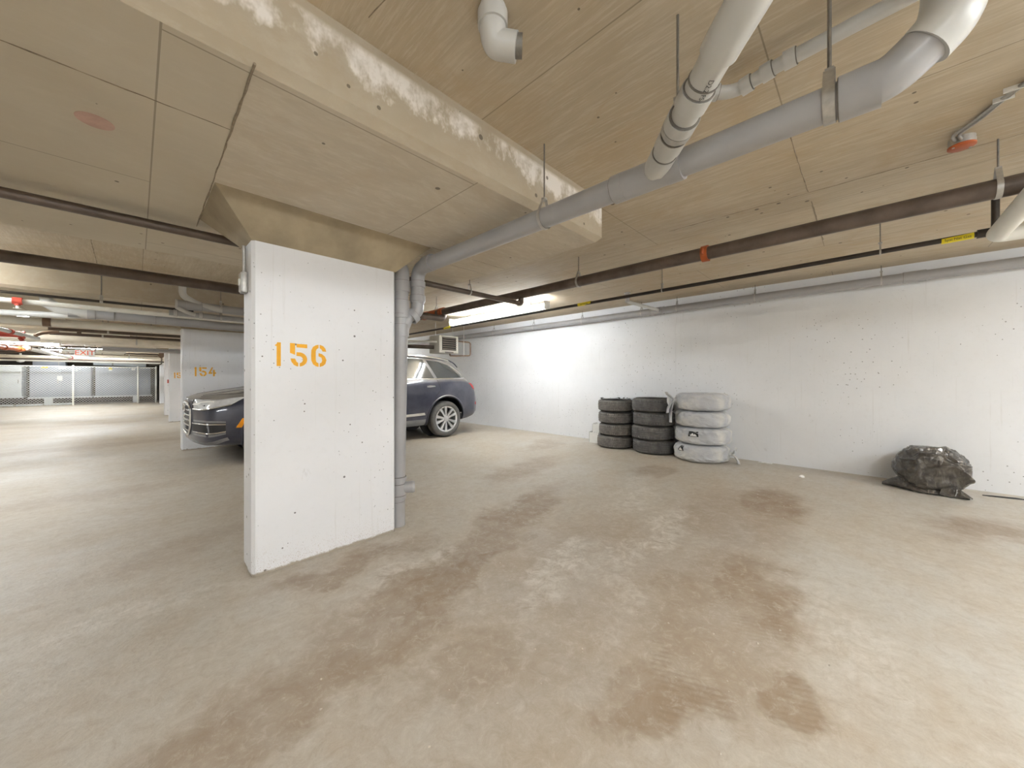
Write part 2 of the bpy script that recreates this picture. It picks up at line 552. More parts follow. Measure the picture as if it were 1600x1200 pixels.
def drop_panel(x0, x1, y0, y1):
    c = .035
    mb = MB()
    vs = []
    for (a, z) in ((c, ZD), (0, ZD + c), (0, ZS)):
        vs += [(x0 + a, y0 + a, z), (x1 - a, y0 + a, z), (x1 - a, y1 - a, z), (x0 + a, y1 - a, z)]
    sides = [(l + k, l + (k + 1) % 4, l + 4 + (k + 1) % 4, l + 4 + k) for l in (0, 4) for k in range(4)]
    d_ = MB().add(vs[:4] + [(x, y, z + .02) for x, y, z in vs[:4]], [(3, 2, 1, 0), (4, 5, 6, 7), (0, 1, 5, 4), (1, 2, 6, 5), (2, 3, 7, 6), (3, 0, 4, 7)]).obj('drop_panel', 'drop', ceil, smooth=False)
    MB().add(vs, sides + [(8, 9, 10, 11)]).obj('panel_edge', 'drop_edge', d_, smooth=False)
    return d_
PY = (2.69, 8.30, 14.0)
drop_panel(-2.2, 2.49, 1.45, 4.22)
drop_panel(-2.2, 2.49, 7.05, 9.85)
drop_panel(-2.2, 2.49, 12.75, 18.0)
drop_panel(-2.2, 2.49, 23.6, 26.2)
# rough fins left between the form boards
def fin(pts, wdt=.006, h=.005):
    mb = MB()
    for a, b in zip(pts[:-1], pts[1:]):
        a = Vector(a); b = Vector(b); d = (b - a).normalized()
        n = max(2, int((b - a).length / .05))
        q = [a + (b - a) * i / n + Vector((random.uniform(-1, 1), random.uniform(-1, 1), random.uniform(-.5, .5))) * .002 for i in range(n + 1)]
        mb.tube(q, [random.uniform(.6, 1.3) * wdt * .5 for _ in q], 6)
    return mb.obj('form_fin', 'fin', ceil)
fin([(.275, 1.46, ZD), (.288, 3.30, ZD)], .009)
fin([(.275, 1.92, ZD), (-2.1, 1.93, ZD)], .006)
fin([(-.30, 4.22, ZS), (-.33, 6.9, ZS)], .007)
fin([(1.64, 2.48, ZD), (2.45, 2.47, ZD)], .005)
fin([(1.9, 1.46, ZD), (1.9, 4.1, ZD)], .005)
fin([(2.58, .30, ZS), (3.42, .295, ZS)], .007)
fin([(3.62, .29, ZS), (4.7, .29, ZS)], .006)
fin([(3.44, 1.3, ZS), (3.44, -2.5, ZS)], .004)
fin([(.61, 1.35, ZS), (.9, -.6, ZS)], .004)

# ------------------------------------------------------------------ stencil digits
def arc(cx, cz, ro, ri, a0, a1, n=14, sx=1.0):
    o = [(cx + sx * ro * math.cos(R(a0 + (a1 - a0) * i / n)), cz + ro * math.sin(R(a0 + (a1 - a0) * i / n))) for i in range(n + 1)]
    i_ = [(cx + sx * ri * math.cos(R(a1 + (a0 - a1) * i / n)), cz + ri * math.sin(R(a1 + (a0 - a1) * i / n))) for i in range(n + 1)]
    return o + i_
def digit_polys(ch):
    """unit digits, 1 high, about .68 wide"""
    if ch == '1':
        return [[(.08, .84), (.13, .84), (.13, 0), (.33, 0), (.33, 1), (.16, 1), (.12, .92), (.04, .88)]]
    if ch == '5':
        return [[(0, 1), (.20, 1), (.20, .50), (.0, .58)],
                [(.26, .98), (.70, .98), (.70, .81), (.26, .83)],
                [(.26, .62)] + [(.37 + .33 * math.cos(R(a)) , .31 + .31 * math.sin(R(a))) for a in range(80, -81, -16)] + [(.39, .0), (.39, .15)]
                + [(.37 + .15 * math.cos(R(a)), .30 + .15 * math.sin(R(a))) for a in range(-70, 81, 16)] + [(.26, .46)],
                [(.33, 0), (.33, .16), (.26, .20), (.20, .34), (.02, .34), (.06, .19), (.16, .06), (.26, .01)]]
    if ch == '6':
        return [[(.32, 1), (.20, .97), (.08, .89), (.01, .74), (0, .5), (.01, .28), (.08, .12), (.20, .03), (.32, 0), (.32, .16), (.22, .22), (.20, .32), (.20, .70), (.24, .80), (.32, .85)],
                [(.37, 1), (.52, .95), (.62, .84), (.66, .70), (.50, .70), (.45, .79), (.37, .85)],
                [(.32, .62), (.46, .59), (.59, .49), (.67, .32), (.62, .14), (.52, .05), (.37, 0), (.37, .16), (.45, .20), (.48, .30), (.45, .42), (.32, .48)]]
    if ch == '4':
        return [[(.40, 1), (.40, .34), (.0, .34), (.0, .40), (.24, 1)][::-1] and [(.0, .36), (.30, 1), (.42, 1), (.18, .44), (.34, .44), (.34, .28), (.0, .28)],
                [(.42, .72), (.58, .72), (.58, .44), (.70, .44), (.70, .28), (.58, .28), (.58, 0), (.42, 0)]]
    if ch == '2':
        return [[(0, .70), (.05, .88), (.16, .97), (.32, 1), (.32, .84), (.24, .80), (.19, .70)],
                [(.37, 1), (.52, .96), (.63, .86), (.66, .70), (.60, .52), (.30, .24), (.22, .17), (.04, .17), (.10, .26), (.42, .58), (.46, .70), (.44, .79), (.37, .84)],
                [(.0, .13), (.68, .13), (.68, 0), (0, 0)]]
    return []

def add_digits(text, xs, hts, yface, parent):
    """xs = left edge and width of every digit, hts = bottom and height"""
    for ch, (x, wd), (z, h) in zip(text, xs, hts):
        mb = MB()
        full = .33 if ch == '1' else .70
        for poly in digit_polys(ch):
            mb.prism([(x + px_ / full * wd, z + pz_ * h) for px_, pz_ in poly], yface - .0015, yface + .004)
        mb.obj('stencil_digit', 'orange', parent, smooth=False)

# ------------------------------------------------------------------ pillars
def pillar(x0, x1, y0, y1, label, digits=None, a=.20, top=2.072):
    t = thing('pillar', label, 'pillar', loc=((x0 + x1) / 2, (y0 + y1) / 2, 0))
    cx, cy = (x0 + x1) / 2, (y0 + y1) / 2
    c = .018
    hx, hy = (x1 - x0) / 2, (y1 - y0) / 2
    ring_ = [(-hx + c, -hy), (hx - c, -hy), (hx, -hy + c), (hx, hy - c), (hx - c, hy), (-hx + c, hy), (-hx, hy - c), (-hx, -hy + c)]
    mb = MB()
    # the lower rim is chipped and uneven
    vs = []
    lower = []
    n = len(ring_)
    for i in range(n):
        p, q = ring_[i], ring_[(i + 1) % n]
        L = math.hypot(q[0] - p[0], q[1] - p[1]); k = max(1, int(L / .05))
        for j in range(k):
            lower.append((p[0] + (q[0] - p[0]) * j / k, p[1] + (q[1] - p[1]) * j / k))
    m = len(lower)
    for z in (0, .03, top):
        for i, (px_, py_) in enumerate(lower):
            s_ = 1.0
            if z == 0:
                s_ = 1 - random.choice((0, 0, .004, .012))
            vs.append((px_ * s_, py_ * s_, z))
    fs = []
    for l in range(2):
        for i in range(m):
            j = (i + 1) % m
            fs.append((l * m + i, l * m + j, (l + 1) * m + j, (l + 1) * m + i))
    fs.append(tuple(range(2 * m, 3 * m))); fs.append(tuple(range(m - 1, -1, -1)))
    mb.add(vs, fs).obj('shaft', 'pillar', t, smooth=False)
    # flared capital
    b = a
    vs = [(-hx, -hy, top), (hx, -hy, top), (hx, hy, top), (-hx, hy, top),
          (-hx - b, -hy - b, ZD), (hx + b, -hy - b, ZD), (hx + b, hy + b, ZD), (-hx - b, hy + b, ZD)]
    MB().add(vs, [(0, 1, 5, 4), (1, 2, 6, 5), (2, 3, 7, 6), (3, 0, 4, 7), (3, 2, 1, 0), (4, 5, 6, 7)]).obj('capital', 'capital', t, smooth=False)
    if digits:
        text, xs, hts = digits
        add_digits(text, [(x - cx, wd) for x, wd in xs], hts, -hy, t)
    return t
pillar(.49, 1.44, 2.69, 2.94, 'near white concrete pillar stencilled 156 with a grey drain stack beside it',
       ('156', [(.606, .038), (.696, .102), (.822, .102)], [(1.302, .152)] * 3))
pillar(.53, 1.48, 8.30, 8.55, 'white concrete pillar stencilled 154 beside the front of the dark car',
       ('154', [(.685, .036), (.757, .100), (.882, .104)], [(1.266, .158)] * 3))
pillar(.63, 1.58, 14.0, 14.25, 'far white concrete pillar whose number 152 is cut off by the pillar marked 154',
       ('152', [(.725, .037), (.79, .10), (.915, .10)], [(1.24, .158)] * 3))
pillar(.64, 1.60, 16.6, 17.0, 'plain white concrete pillar seen as a strip just past the one marked 152')
pillar(.78, 1.7, 24.7, 25.0, 'farthest white concrete pillar standing next to the end of the chain link fence')

o = thing('outlet_box', 'small grey electrical box fixed to the narrow side of the pillar stencilled 156', 'electrical box', loc=(.49, 2.83, 1.83))
MB().box(-.032, 0, -.04, .04, -.065, .065, .006).obj('box', 'steel', o)
MB().box(-.038, -.030, -.036, .036, -.058, .058, .004).obj('cover', 'pvc_light', o)
MB().box(-.045, -.036, -.012, .012, -.02, .02, .003).obj('switch', 'white_paint', o)
MB().tube([(-.015, 0, .06), (-.015, 0, .235)], .010, 10).obj('conduit', 'steel', o)

# ------------------------------------------------------------------ pipes
def hanger(parent, p, r, axis, ztop, mat='steel', rod=.0045, band=.012):
    """clevis hanger: band round the pipe and a threaded rod up to the slab"""
    p = Vector(p); ax = Vector(axis).normalized()
    sd = Vector((0, 0, 1)).cross(ax).normalized()
    mb = MB()
    th = .0025
    pts = []
    apex = p + Vector((0, 0, r + .055))
    pts.append(apex + sd * .010)
    for k in range(0, 19):
        a = R(40 - k * 260 / 18)
        pts.append(p + sd * ((r + th) * math.cos(a)) + Vector((0, 0, (r + th) * math.sin(a))))
    pts.append(apex - sd * .010)
    vs = []; fs = []
    for q in pts:
        c = q - p; c.z = c.z if abs(c.z) > 0 else 0
        out = (q - p).normalized()
        for s1, s2 in ((-1, 0), (1, 0), (1, 1), (-1, 1)):
            vs.append(q + ax * (band * s1) + out * (th * s2))
    for i in range(len(pts) - 1):
        for k in range(4):
            k2 = (k + 1) % 4
            fs.append((i * 4 + k, i * 4 + k2, i * 4 + 4 + k2, i * 4 + 4 + k))
    mb.add(vs, fs)
    mb.box(apex.x - .012, apex.x + .012, apex.y - .012, apex.y + .012, apex.z - .006, apex.z + .008)
    h = mb.obj('hanger', mat, parent)
    MB().tube([apex, (apex.x, apex.y, ztop)], rod, 8).obj('rod', 'dark_steel', h)
    return h

def coupling(parent, p, axis, r, ln, mat, grooved=False):
    mb = MB()
    p = Vector(p); ax = Vector(axis).normalized()
    mb.ring(p, ax, r, r * .72, ln, 24)
    if grooved:
        sd = Vector((0, 0, 1)).cross(ax).normalized()
        for s in (-1, 1):
            c = p + sd * (s * (r + .008))
            mb.tube([c - Vector((0, 0, .018)), c + Vector((0, 0, .018))], .012, 8)
            mb.tube([c - ax * .0 - Vector((0, 0, .03)), c + Vector((0, 0, .03))], .006, 8)
    return mb.obj('coupling', mat, parent)

def collar(parent, p, axis, r, ln, mat='pvc', name='socket'):
    o = MB().ring(p, axis, r + .0015, r * .8, ln, 28).obj(name, mat, parent)
    if ln > .015 and name == 'socket':
        ax = Vector(axis).normalized()
        MB().ring(Vector(p) + ax * (ln / 2 + .001), axis, r - .0005, r * .8, .004, 28).obj('joint_line', 'dark_steel', o)
    return o

def straight(name, label, a, b, r, mat, cat='pipe', seg=16, hangers=(), ztop=ZS, couplings=(), cmat='orange_fit', hmat='steel'):
    """a straight pipe thing with its hangers and couplings given as fractions of its length"""
    t = thing(name, label, cat)
    a = Vector(a); b = Vector(b)
    MB().tube([a, b], r, seg).obj('pipe', mat, t)
    for f in hangers:
        zt = ztop
        hanger(t, a.lerp(b, f), r, b - a, zt, hmat)
    for f in couplings:
        coupling(t, a.lerp(b, f), b - a, r * 1.28, r * 1.1, cmat, True)
    return t

def soffit(x, y):
    for (a, b, c, d) in ((-2.2, 2.49, 1.45, 4.22), (-2.2, 2.49, 7.05, 9.85), (-2.2, 2.49, 12.75, 18.0), (-2.2, 2.49, 23.6, 26.2)):
        if a < x < b and c < y < d:
            return ZD
    return ZS

# --- drain stack at the near pillar, wye, and long grey drain
ds = thing('drain_stack', 'grey plastic drain stack standing against the end of the pillar stencilled 156', 'drain pipe')
sx, sy = 1.515, 2.80
tx, ty = 1.535, 2.755
def stk(z):
    f = z / 2.2
    return Vector((sx + (tx - sx) * f, sy + (ty - sy) * f, z))
MB().tube([stk(0), stk(2.02)], .056, 28).obj('pipe', 'pvc', ds)
MB().tube([stk(2.0), stk(2.08), stk(2.13) + Vector((.0, .01, 0)), (1.50, 2.82, 2.20), (1.44, 2.88, 2.25)], .060, 28, bend=.03).obj('elbow', 'pvc', ds)
for z, ln, r_ in ((.10, .20, .059), (.30, .09, .063), (.235, .03, .066), (.39, .03, .066), (1.62, .10, .063), (1.985, .09, .064), (1.80, .14, .063), (1.74, .03, .066)):
    collar(ds, stk(z), (0, 0, 1), r_, ln)
co_ = MB().tube([stk(.31), stk(.31) + Vector((.085, -.045, 0)), stk(.31) + Vector((.105, -.055, 0))], .048, 24).obj('cleanout', 'pvc', ds)
MB().tube([stk(.31) + Vector((.100, -.053, 0)), stk(.31) + Vector((.118, -.062, 0))], [.050, .044], 24).obj('cap', 'pvc', co_)
wy = MB().tube([stk(1.60), stk(1.74) + Vector((.05, -.01, 0)), (1.665, 2.735, 1.79), (1.665, 2.732, 1.88)], .052, 24, bend=.035).obj('wye_branch', 'pvc', ds)
collar(wy, (1.625, 2.742, 1.745), (.09, -.01, .09), .058, .05, name='socket')

dr = thing('drain_pipe', 'long grey plastic drain pipe crossing under the slab from the stack to the top right', 'drain pipe')
zc = 2.155
rp = .057
riser_top = [(1.665, 2.732, 1.86), (1.665, 2.732, zc), (1.66, 2.45, zc)]
MB().tube(riser_top, rp, 28, bend=.11, bseg=10).obj('elbow', 'pvc', dr)
MB().tube([(1.66, 2.50, zc), (1.648, .02, zc + .005)], rp, 28).obj('pipe', 'pvc', dr)
for y, ln, r_ in ((2.53, .09, .0635), (.86, .06, .064), (.73, .20, .0625), (.60, .07, .064)):
    collar(dr, (1.652, y, zc + .002), (0, 1, 0), r_, ln)
for z in (2.02, 1.90):
    collar(dr, (1.665, 2.732, z), (0, 0, 1), .0635, .05)
# fitting and vertical at the near end
collar(dr, (1.648, .01, zc + .005), (0, 1, 0), .067, .10)
MB().tube([(1.648, .06, zc + .005), (1.645, -.06, zc + .01), (1.645, -.165, 2.25)], .0625, 28, bend=.04, bseg=8).obj('bend', 'pvc', dr)
MB().tube([(1.645, -.13, 2.215), (1.645, -.175, 2.26), (1.645, -.19, 2.33), (1.645, -.19, 2.42)], .069, 28, bend=.04, bseg=8).obj('hub', 'pvc_light', dr)
MB().tube([(1.645, -.19, 2.40), (1.645, -.19, ZS)], .057, 28).obj('vertical_pipe', 'pvc_light', dr)
collar(dr, (1.645, -.139, 2.224), (0, -.7, .7), .0665, .012, 'purple', 'primer_ring')
hanger(dr, (1.655, 1.34, zc), rp, (0, 1, 0), ZS, band=.010)
hanger(dr, (1.649, .085, zc + .004), rp, (0, 1, 0), ZS, band=.016, rod=.006)

# --- pale branch joining the drain through a wye
bp = thing('branch_pipe', 'pale grey plastic branch pipe dropping into the long drain pipe', 'drain pipe')
A = Vector((1.652, .70, 2.155)); B = Vector((1.36, .455, 2.165)); C_ = Vector((1.18, .285, 2.20)); D = Vector((1.09, .175, 2.24)); E_ = Vector((1.075, .145, ZS))
MB().tube([A, B, C_, D], .048, 26, bend=.10, bseg=8).obj('pipe', 'pvc_light', bp)
def bcol(p, q, f, r_, ln, name='socket', mat='pvc_light'):
    p = Vector(p); q = Vector(q)
    collar(bp, p.lerp(q, f), q - p, r_, ln, mat, name)
bcol(A, B, .30, .052, .10); bcol(A, B, .62, .0535, .07); bcol(A, B, .90, .056, .05)
bcol(B, C_, .25, .0545, .06); bcol(B, C_, .50, .0495, .006, 'solvent_ring', 'dark_steel')
MB().tube([B.lerp(C_, .85), C_, D, E_ - Vector((0, 0, .12)), E_], .057, 26, bend=.06, bseg=8).obj('riser', 'pvc_light', bp)
hanger(bp, A.lerp(B, .80), .053, B - A, ZS, rod=.005)
# printed marking on the branch
def pipe_text(parent, text, p, q, r, up, size, mat='ink'):
    cu = bpy.data.curves.new('printed_marking', 'FONT')
    cu.body = text; cu.size = size; cu.align_x = 'CENTER'; cu.align_y = 'CENTER'
    tmp = bpy.data.objects.new('tmp', cu); COL.objects.link(tmp)
    dg = bpy.context.evaluated_depsgraph_get()
    me = bpy.data.meshes.new_from_object(tmp.evaluated_get(dg))
    bpy.data.objects.remove(tmp)
    bm = bmesh.new(); bm.from_mesh(me)
    bmesh.ops.subdivide_edges(bm, edges=[e for e in bm.edges if e.calc_length() > size * .35], cuts=1)
    p = Vector(p); q = Vector(q); ax = (q - p).normalized(); c = (p + q) / 2
    up = Vector(up); up = (up - ax * up.dot(ax)).normalized(); sd = up.cross(ax).normalized()
    for v in bm.verts:
        a = v.co.y / r
        v.co = c + ax * v.co.x + (up * math.cos(a) + sd * math.sin(a)) * (r + .0012)
    bm.to_mesh(me); bm.free()
    me.materials.clear(); me.materials.append(M[mat])
    o = bpy.data.objects.new('printed_marking', me); COL.objects.link(o); o.parent = parent
    return o
pipe_text(bp, 'D2.2 FS-1', C_, B, .0485, (-.35, -.3, -.85), .022)

# --- thinner pale pipe under the slab behind the branch
tp = thing('vent_pipe', 'thin pale plastic pipe under the slab behind the branch pipe', 'drain pipe')
pts = [(1.76, .56, 2.58), (1.79, .52, 2.52), (1.86, .42, 2.50), (1.84, .25, 2.515), (1.80, -.9, 2.54)]
MB().tube(pts, .027, 22, bend=.06).obj('pipe', 'pvc_light', tp)
for i, f in ((1, .3), (2, .3), (2, .75), (3, .03)):
    p = Vector(pts[i]); q = Vector(pts[i + 1])
    collar(tp, p.lerp(q, f), q - p, .033, .04, 'pvc_light')
st_ = thing('pipe_stub', 'white plastic drain fitting hanging from the slab at the top of the view', 'drain pipe')
MB().tube([(.915, .985, ZS), (.915, .985, 2.50), (.93, .99, 2.47), (.985, .93, 2.455)], .048, 24, bend=.03).obj('elbow', 'pvc_light', st_)
MB().tube([(.96, .957, 2.462), (1.0, .915, 2.46)], .038, 20).obj('plug', 'dark_steel', st_)
collar(st_, (.915, .985, 2.545), (0, 0, 1), .054, .05, 'pvc_light')

# --- brown sprinkler main along the wall
mn = thing('sprinkler_main', 'thick dark brown sprinkler main running along the right wall with orange couplings', 'pipe')
MB().tube([(3.36, -6.9, 2.30), (3.50, 7.4, 2.315), (3.58, 24, 2.32)], .055, 22).obj('pipe', 'brown_pipe', mn)
def mx(y): return 3.36 + (y + 6.9) * (.14 / 14.3)
coupling(mn, (mx(.99), .99, 2.307), (0, 1, 0), .068, .05, 'orange_fit', True)
for y in (4.95, 5.45):
    c = coupling(mn, (mx(y), y, 2.312), (0, 1, 0), .072, .10, 'orange_fit', True)
MB().ring((mx(5.2), 5.2, 2.312), (0, 1, 0), .065, .05, .22).obj('valve_body', 'orange_fit', mn)
for y in (2.30, 5.12, -.55, -3.6, 8.4, 11.4):
    hanger(mn, (mx(y), y, 2.309), .055, (0, 1, 0), ZS)

# --- sprinkler branch lines running across (towards the wall)
b1 = thing('sprinkler_branch', 'thin dark brown sprinkler pipe passing just behind the pillar stencilled 156', 'pipe')
MB().tube([(-7.8, 3.36, 2.205), (3.44, 3.19, 2.195)], .029, 16).obj('pipe', 'brown_pipe', b1)
MB().tube([(3.40, 3.19, 2.195), (3.46, 3.19, 2.195), (3.46, 3.19, 2.28)], .036, 14, bend=.03).obj('elbow', 'brown_pipe', b1)
for x, y in ((2.62, 3.203), (-3.2, 3.29)):
    hanger(b1, (x, y, 2.20), .029, (1, 0, 0), soffit(x, y), band=.008, rod=.004)
b2 = thing('sprinkler_branch', 'thick dark brown sprinkler pipe under the slab at left behind the near pillar', 'pipe')
MB().tube([(-7.8, 4.97, 2.20), (3.474, 4.92, 2.20), (3.474, 4.92, 2.31)], .050, 20, bend=.06).obj('pipe', 'brown_pipe', b2)
for x in (-3, 2.4):
    hanger(b2, (x, 4.95, 2.20), .054, (1, 0, 0), ZS)

# --- black gas pipe and its yellow tapes
gp = thing('gas_pipe', 'black steel gas pipe with a yellow handwritten tape along the right wall', 'pipe')
MB().tube([(4.43, -.64, 2.315), (4.46, .7, 2.305), (4.58, 5.2, 2.31), (4.75, 12, 2.31)], .021, 14).obj('pipe', 'black_pipe', gp)
MB().ring((4.43, -.645, 2.315), (0, 1, 0), .032, .018, .06).obj('coupling', 'black_pipe', gp)
MB().tube([(4.43, -.60, 2.315), (4.43, -.70, 2.315), (4.43, -.70, 2.40), (4.43, -.70, ZS)], .021, 14, bend=.05).obj('elbow', 'black_pipe', gp)
def tape(y0, y1, text=None):
    def gx(y): return 4.46 + (y - .7) * (.12 / 4.5) if y > .7 else 4.43 + (y + .64) * (.03 / 1.34)
    a = Vector((gx(y0), y0, 2.312)); b = Vector((gx(y1), y1, 2.308))
    t_ = MB().tube([a, b], .0235, 16).obj('yellow_tape', 'yellow', gp)
    if text:
        pipe_text(t_, text, b, a, .0235, (-.95, 0, -.25), .0255)
tape(-.60, -.44, '5psi Nat Gas')
tape(2.80, 3.02, '5psi Nat Gas')
tape(6.25, 6.5, '5psi Nat Gas')
for y, x in ((1.78, 4.49), (5.6, 4.59), (-.1, 4.44)):
    hanger(gp, (x, y, 2.307), .021, (0, 1, 0), ZS, band=.006, rod=.004)

# --- grey drain line against the wall
wp = thing('wall_drain_pipe', 'grey plastic drain pipe running high along the white wall', 'drain pipe')
MB().tube([(6.27, -6.9, 2.43), (6.27, 12.5, 2.36)], .056, 22).obj('pipe', 'pvc', wp)
for y in (-.15, 1.14, 2.24, 2.85, 4.09, 5.38, 6.70):
    hanger(wp, (6.27, y, 2.405 - .0036 * (y)), .056, (0, 1, 0), ZS, band=.007, rod=.004)
for y, ln in ((-.42, .18), (2.70, .02), (2.46, .02), (2.56, .12)):
    collar(wp, (6.27, y, 2.405 - .0036 * y), (0, 1, 0), .062, ln)
br_ = thing('branch_pipe', 'short pale plastic pipe stepping from the slab down to the wall drain', 'drain pipe')
MB().tube([(5.40, 2.69, ZS), (5.40, 2.69, 2.44), (6.22, 2.53, 2.40)], .026, 16, bend=.05).obj('pipe', 'pvc_light', br_)
MB().ring((5.40, 2.69, 2.575), (0, 0, 1), .05, .02, .012).obj('flange', 'pvc_light', br_)
MB().ring((5.40, 2.69, 2.50), (0, 0, 1), .033, .02, .13).obj('socket', 'pvc', br_)

# --- white insulated pipe elbow at the right edge
wi = thing('insulated_pipe', 'white insulated pipe turning a corner at the right edge under the brown main', 'pipe')
MB().tube([(3.0, -.635, 2.18), (4.0, -.635, 2.18), (4.0, -3.5, 2.18)], .050, 24, bend=.06, bseg=8).obj('jacket', 'white_pipe', wi)
MB().tube([(3.05, -.635, 2.18), (2.85, -.635, 2.18), (2.80, -.635, 2.24), (2.80, -.635, ZS)], .048, 24, bend=.08).obj('riser', 'white_pipe', wi)
hanger(wi, (3.98, -1.7, 2.18), .050, (0, 1, 0), ZS, band=.012)

# --- junction box with red cover and flexible conduit
jb = thing('junction_box', 'round ceiling junction box with a red-brown cover and flexible metal conduit', 'electrical box')
jx, jy = 3.27, -.40
MB().lathe([(0, ZS), (.052, ZS), (.052, 2.548), (0, 2.548)], 24, mat=Matrix.Translation((jx, jy, 0))).obj('box', 'steel', jb)
cv = MB().lathe([(0, 2.549), (.055, 2.549), (.055, 2.541), (.050, 2.538), (0, 2.538)], 28, mat=Matrix.Translation((jx, jy, 0))).obj('cover', 'orange_fit', jb)
for s in (-1, 1):
    MB().lathe([(0, 2.5385), (.006, 2.5385), (.006, 2.535), (0, 2.534)], 10, mat=Matrix.Translation((jx + s * .026, jy - s * .034, 0))).obj('screw', 'steel', cv)
for k, off in enumerate((0, .022)):
    pts = [(jx - .05, jy + .03 - off, 2.567), (jx - .12, jy + .05 - off, 2.567), (jx - .20, jy - .01 - off, 2.572), (jx - .35, jy - .08 - off * .6, 2.578), (jx - .60, jy - .22 - off * .6, 2.578), (jx - 1.3, jy - .95, 2.578)]
    pp = fillet([Vector(p) for p in pts], .09, 6)
    dense = []
    for a, b in zip(pp[:-1], pp[1:]):
        n = max(1, int((b - a).length / .006))
        dense += [a.lerp(b, i / n) for i in range(n)]
    MB().tube(dense, [.0082 if i % 2 else .0066 for i in range(len(dense))], 10).obj('conduit', 'steel', jb)
for f in (-.35, -.42):
    MB().box(jx + f - .004, jx + f + .004, jy + f * .28 - .02, jy + f * .28 + .045, 2.567, ZS).obj('conduit_strap', 'white_paint', jb)
MB().box(jx + .012, jx + .055, jy - .055, jy - .050, 2.553, 2.583).obj('paper_label', 'white_paint', jb)

# --- remains of a round red light ring in the near soffit
rr = MB().lathe([(0, ZD - .002), (.055, ZD - .002), (.057, ZD + .004), (0, ZD + .004)], 28, mat=Matrix.Translation((-.118, 2.25, 0)))
tag(rr.obj('ceiling_plug', simple('faded_pink_plug', (.55, .36, .30), .7, 0, .15, 14)), 'round faded pink plug set flush in the soffit at upper left', 'plug')

# ------------------------------------------------------------------ fluorescent fixtures, some of them added to even out the light
_tubes = {}
def tube_material(p):
    if p not in _tubes:
        _tubes[p] = emissive('fluorescent_tube', LAMP_COL, TUBE_STRENGTH * p)
    return _tubes[p]
def fixture(x, y, length, axis, label, z=2.40, zt=ZS, guard=True, power=1.0):
    t = thing('fluorescent_light', label, 'ceiling light', 'fluorescent strip lights of the garage', (x, y, z), 0 if axis == 'Y' else R(-90))
    L = length / 2
    MB().box(-.028, .028, -L, L, .02, .075, .004).obj('housing', 'white_paint', t)
    for s in (-1, 1):
        MB().tube([(s * .050, -L + .03, .020), (s * .050, L - .03, .020)], .017, 6, cap=False).obj('tube', tube_material(power), t)
        MB().box(-.065, .065, s * L - .012, s * L + .012, -.035, .10, .004).obj('end_plate', 'white_paint', t)
        MB().tube([(0, s * (L - .35), .09), (0, s * (L - .35), zt - z)], .006, 8).obj('hanger_rod', 'dark_steel', t)
    if guard:
        mb = MB()
        n = int(length / .045)
        for i in range(n + 1):
            yy = -L + length * i / n
            pts = [(.075 * math.cos(R(a)), yy, .028 - .075 * math.sin(R(a))) for a in range(0, 181, 30)]
            mb.tube(pts, .0016, 4)
        for a in (0, 45, 90, 135, 180):
            mb.tube([(.075 * math.cos(R(a)), -L, .028 - .075 * math.sin(R(a))), (.075 * math.cos(R(a)), L, .028 - .075 * math.sin(R(a)))], .002, 4)
        mb.obj('wire_guard', 'white_paint', t)
    return t
fixture(4.70, 5.05, 2.6, 'Y', 'lit fluorescent strip light with wire guard near the right wall', power=.42)
fixture(-2.45, 7.3 - .9, 2.4, 'X', 'lit fluorescent strip light at the left edge over the drive aisle', guard=False, power=.6)
fixture(-1.75, 18.7, 1.6, 'X', 'lit fluorescent strip light far down the drive aisle near the exit sign', z=2.14, zt=ZD, guard=False, power=.5)
fixture(4.70, 13.5, 2.6, 'Y', 'lit fluorescent strip light behind the dark car, hidden from the near bay', guard=False)
fixture(4.70, -4.4, 2.6, 'Y', 'lit fluorescent strip light along the right wall behind the viewpoint', guard=False, power=1.25)
fixture(-2.6, -2.2, 2.4, 'X', 'lit fluorescent strip light over the drive aisle behind the viewpoint', guard=False, power=1.0)
fixture(1.6, -2.3, 2.4, 'X', 'unseen fluorescent strip light added close behind the viewpoint to even the light', guard=False, power=.6)  # unseen lamp, added to spread light over the near zone
fixture(-2.6, 11.4, 2.4, 'X', 'lit fluorescent strip light over the middle of the drive aisle', guard=False, power=.33)
fixture(-2.5, 25.0, 2.4, 'X', 'fluorescent strip light added directly before the far fence to brighten it', z=2.12, zt=ZD, guard=False, power=.45)  # added lamp, brightens the fence and the cabinets behind it
fixture(-2.6, 15.2, 2.4, 'X', 'fluorescent strip light added over the aisle beyond the middle to brighten the back', z=2.12, zt=ZD, guard=False, power=.4)  # added lamp, lifts the light towards the back of the aisle
fixture(-1.2, 22.0, 2.4, 'X', 'lit fluorescent strip light before the far fence', guard=False, power=.6)

# ------------------------------------------------------------------ pipe bundle over the aisle at left
def across(name, label, y, z, r, mat, x0=-7.8, x1=3.2, seg=14, couplings=(), cmat='brown_pipe', hang=(), hmat='steel', dy=0.0):
    t = thing(name, label, 'pipe')
    def at(x): return Vector((x, y + dy * (x - x0) / (x1 - x0), z))
    MB().tube([at(x0), at(x1)], r, seg).obj('pipe', mat, t)
    for x in couplings:
        MB().ring(at(x), (1, 0, 0), r * 1.25, r * .8, max(.06, r * 1.4), 18).obj('coupling', cmat, t)
    for x in hang:
        hanger(t, at(x), r, (1, 0, 0), soffit(x, y), hmat, rod=.006, band=.014)
    return t
across('steel_pipe', 'thin dark pipe above the white pipe over the aisle at left', 6.70, 2.165, .016, 'black_pipe', x1=.55, hang=(-.30, -3))
across('sprinkler_pipe', 'white sprinkler pipe with a red sprinkler head over the aisle at left', 7.0, 2.115, .030, 'white_pipe', x1=3.4, hang=(-2.4, 1.6))
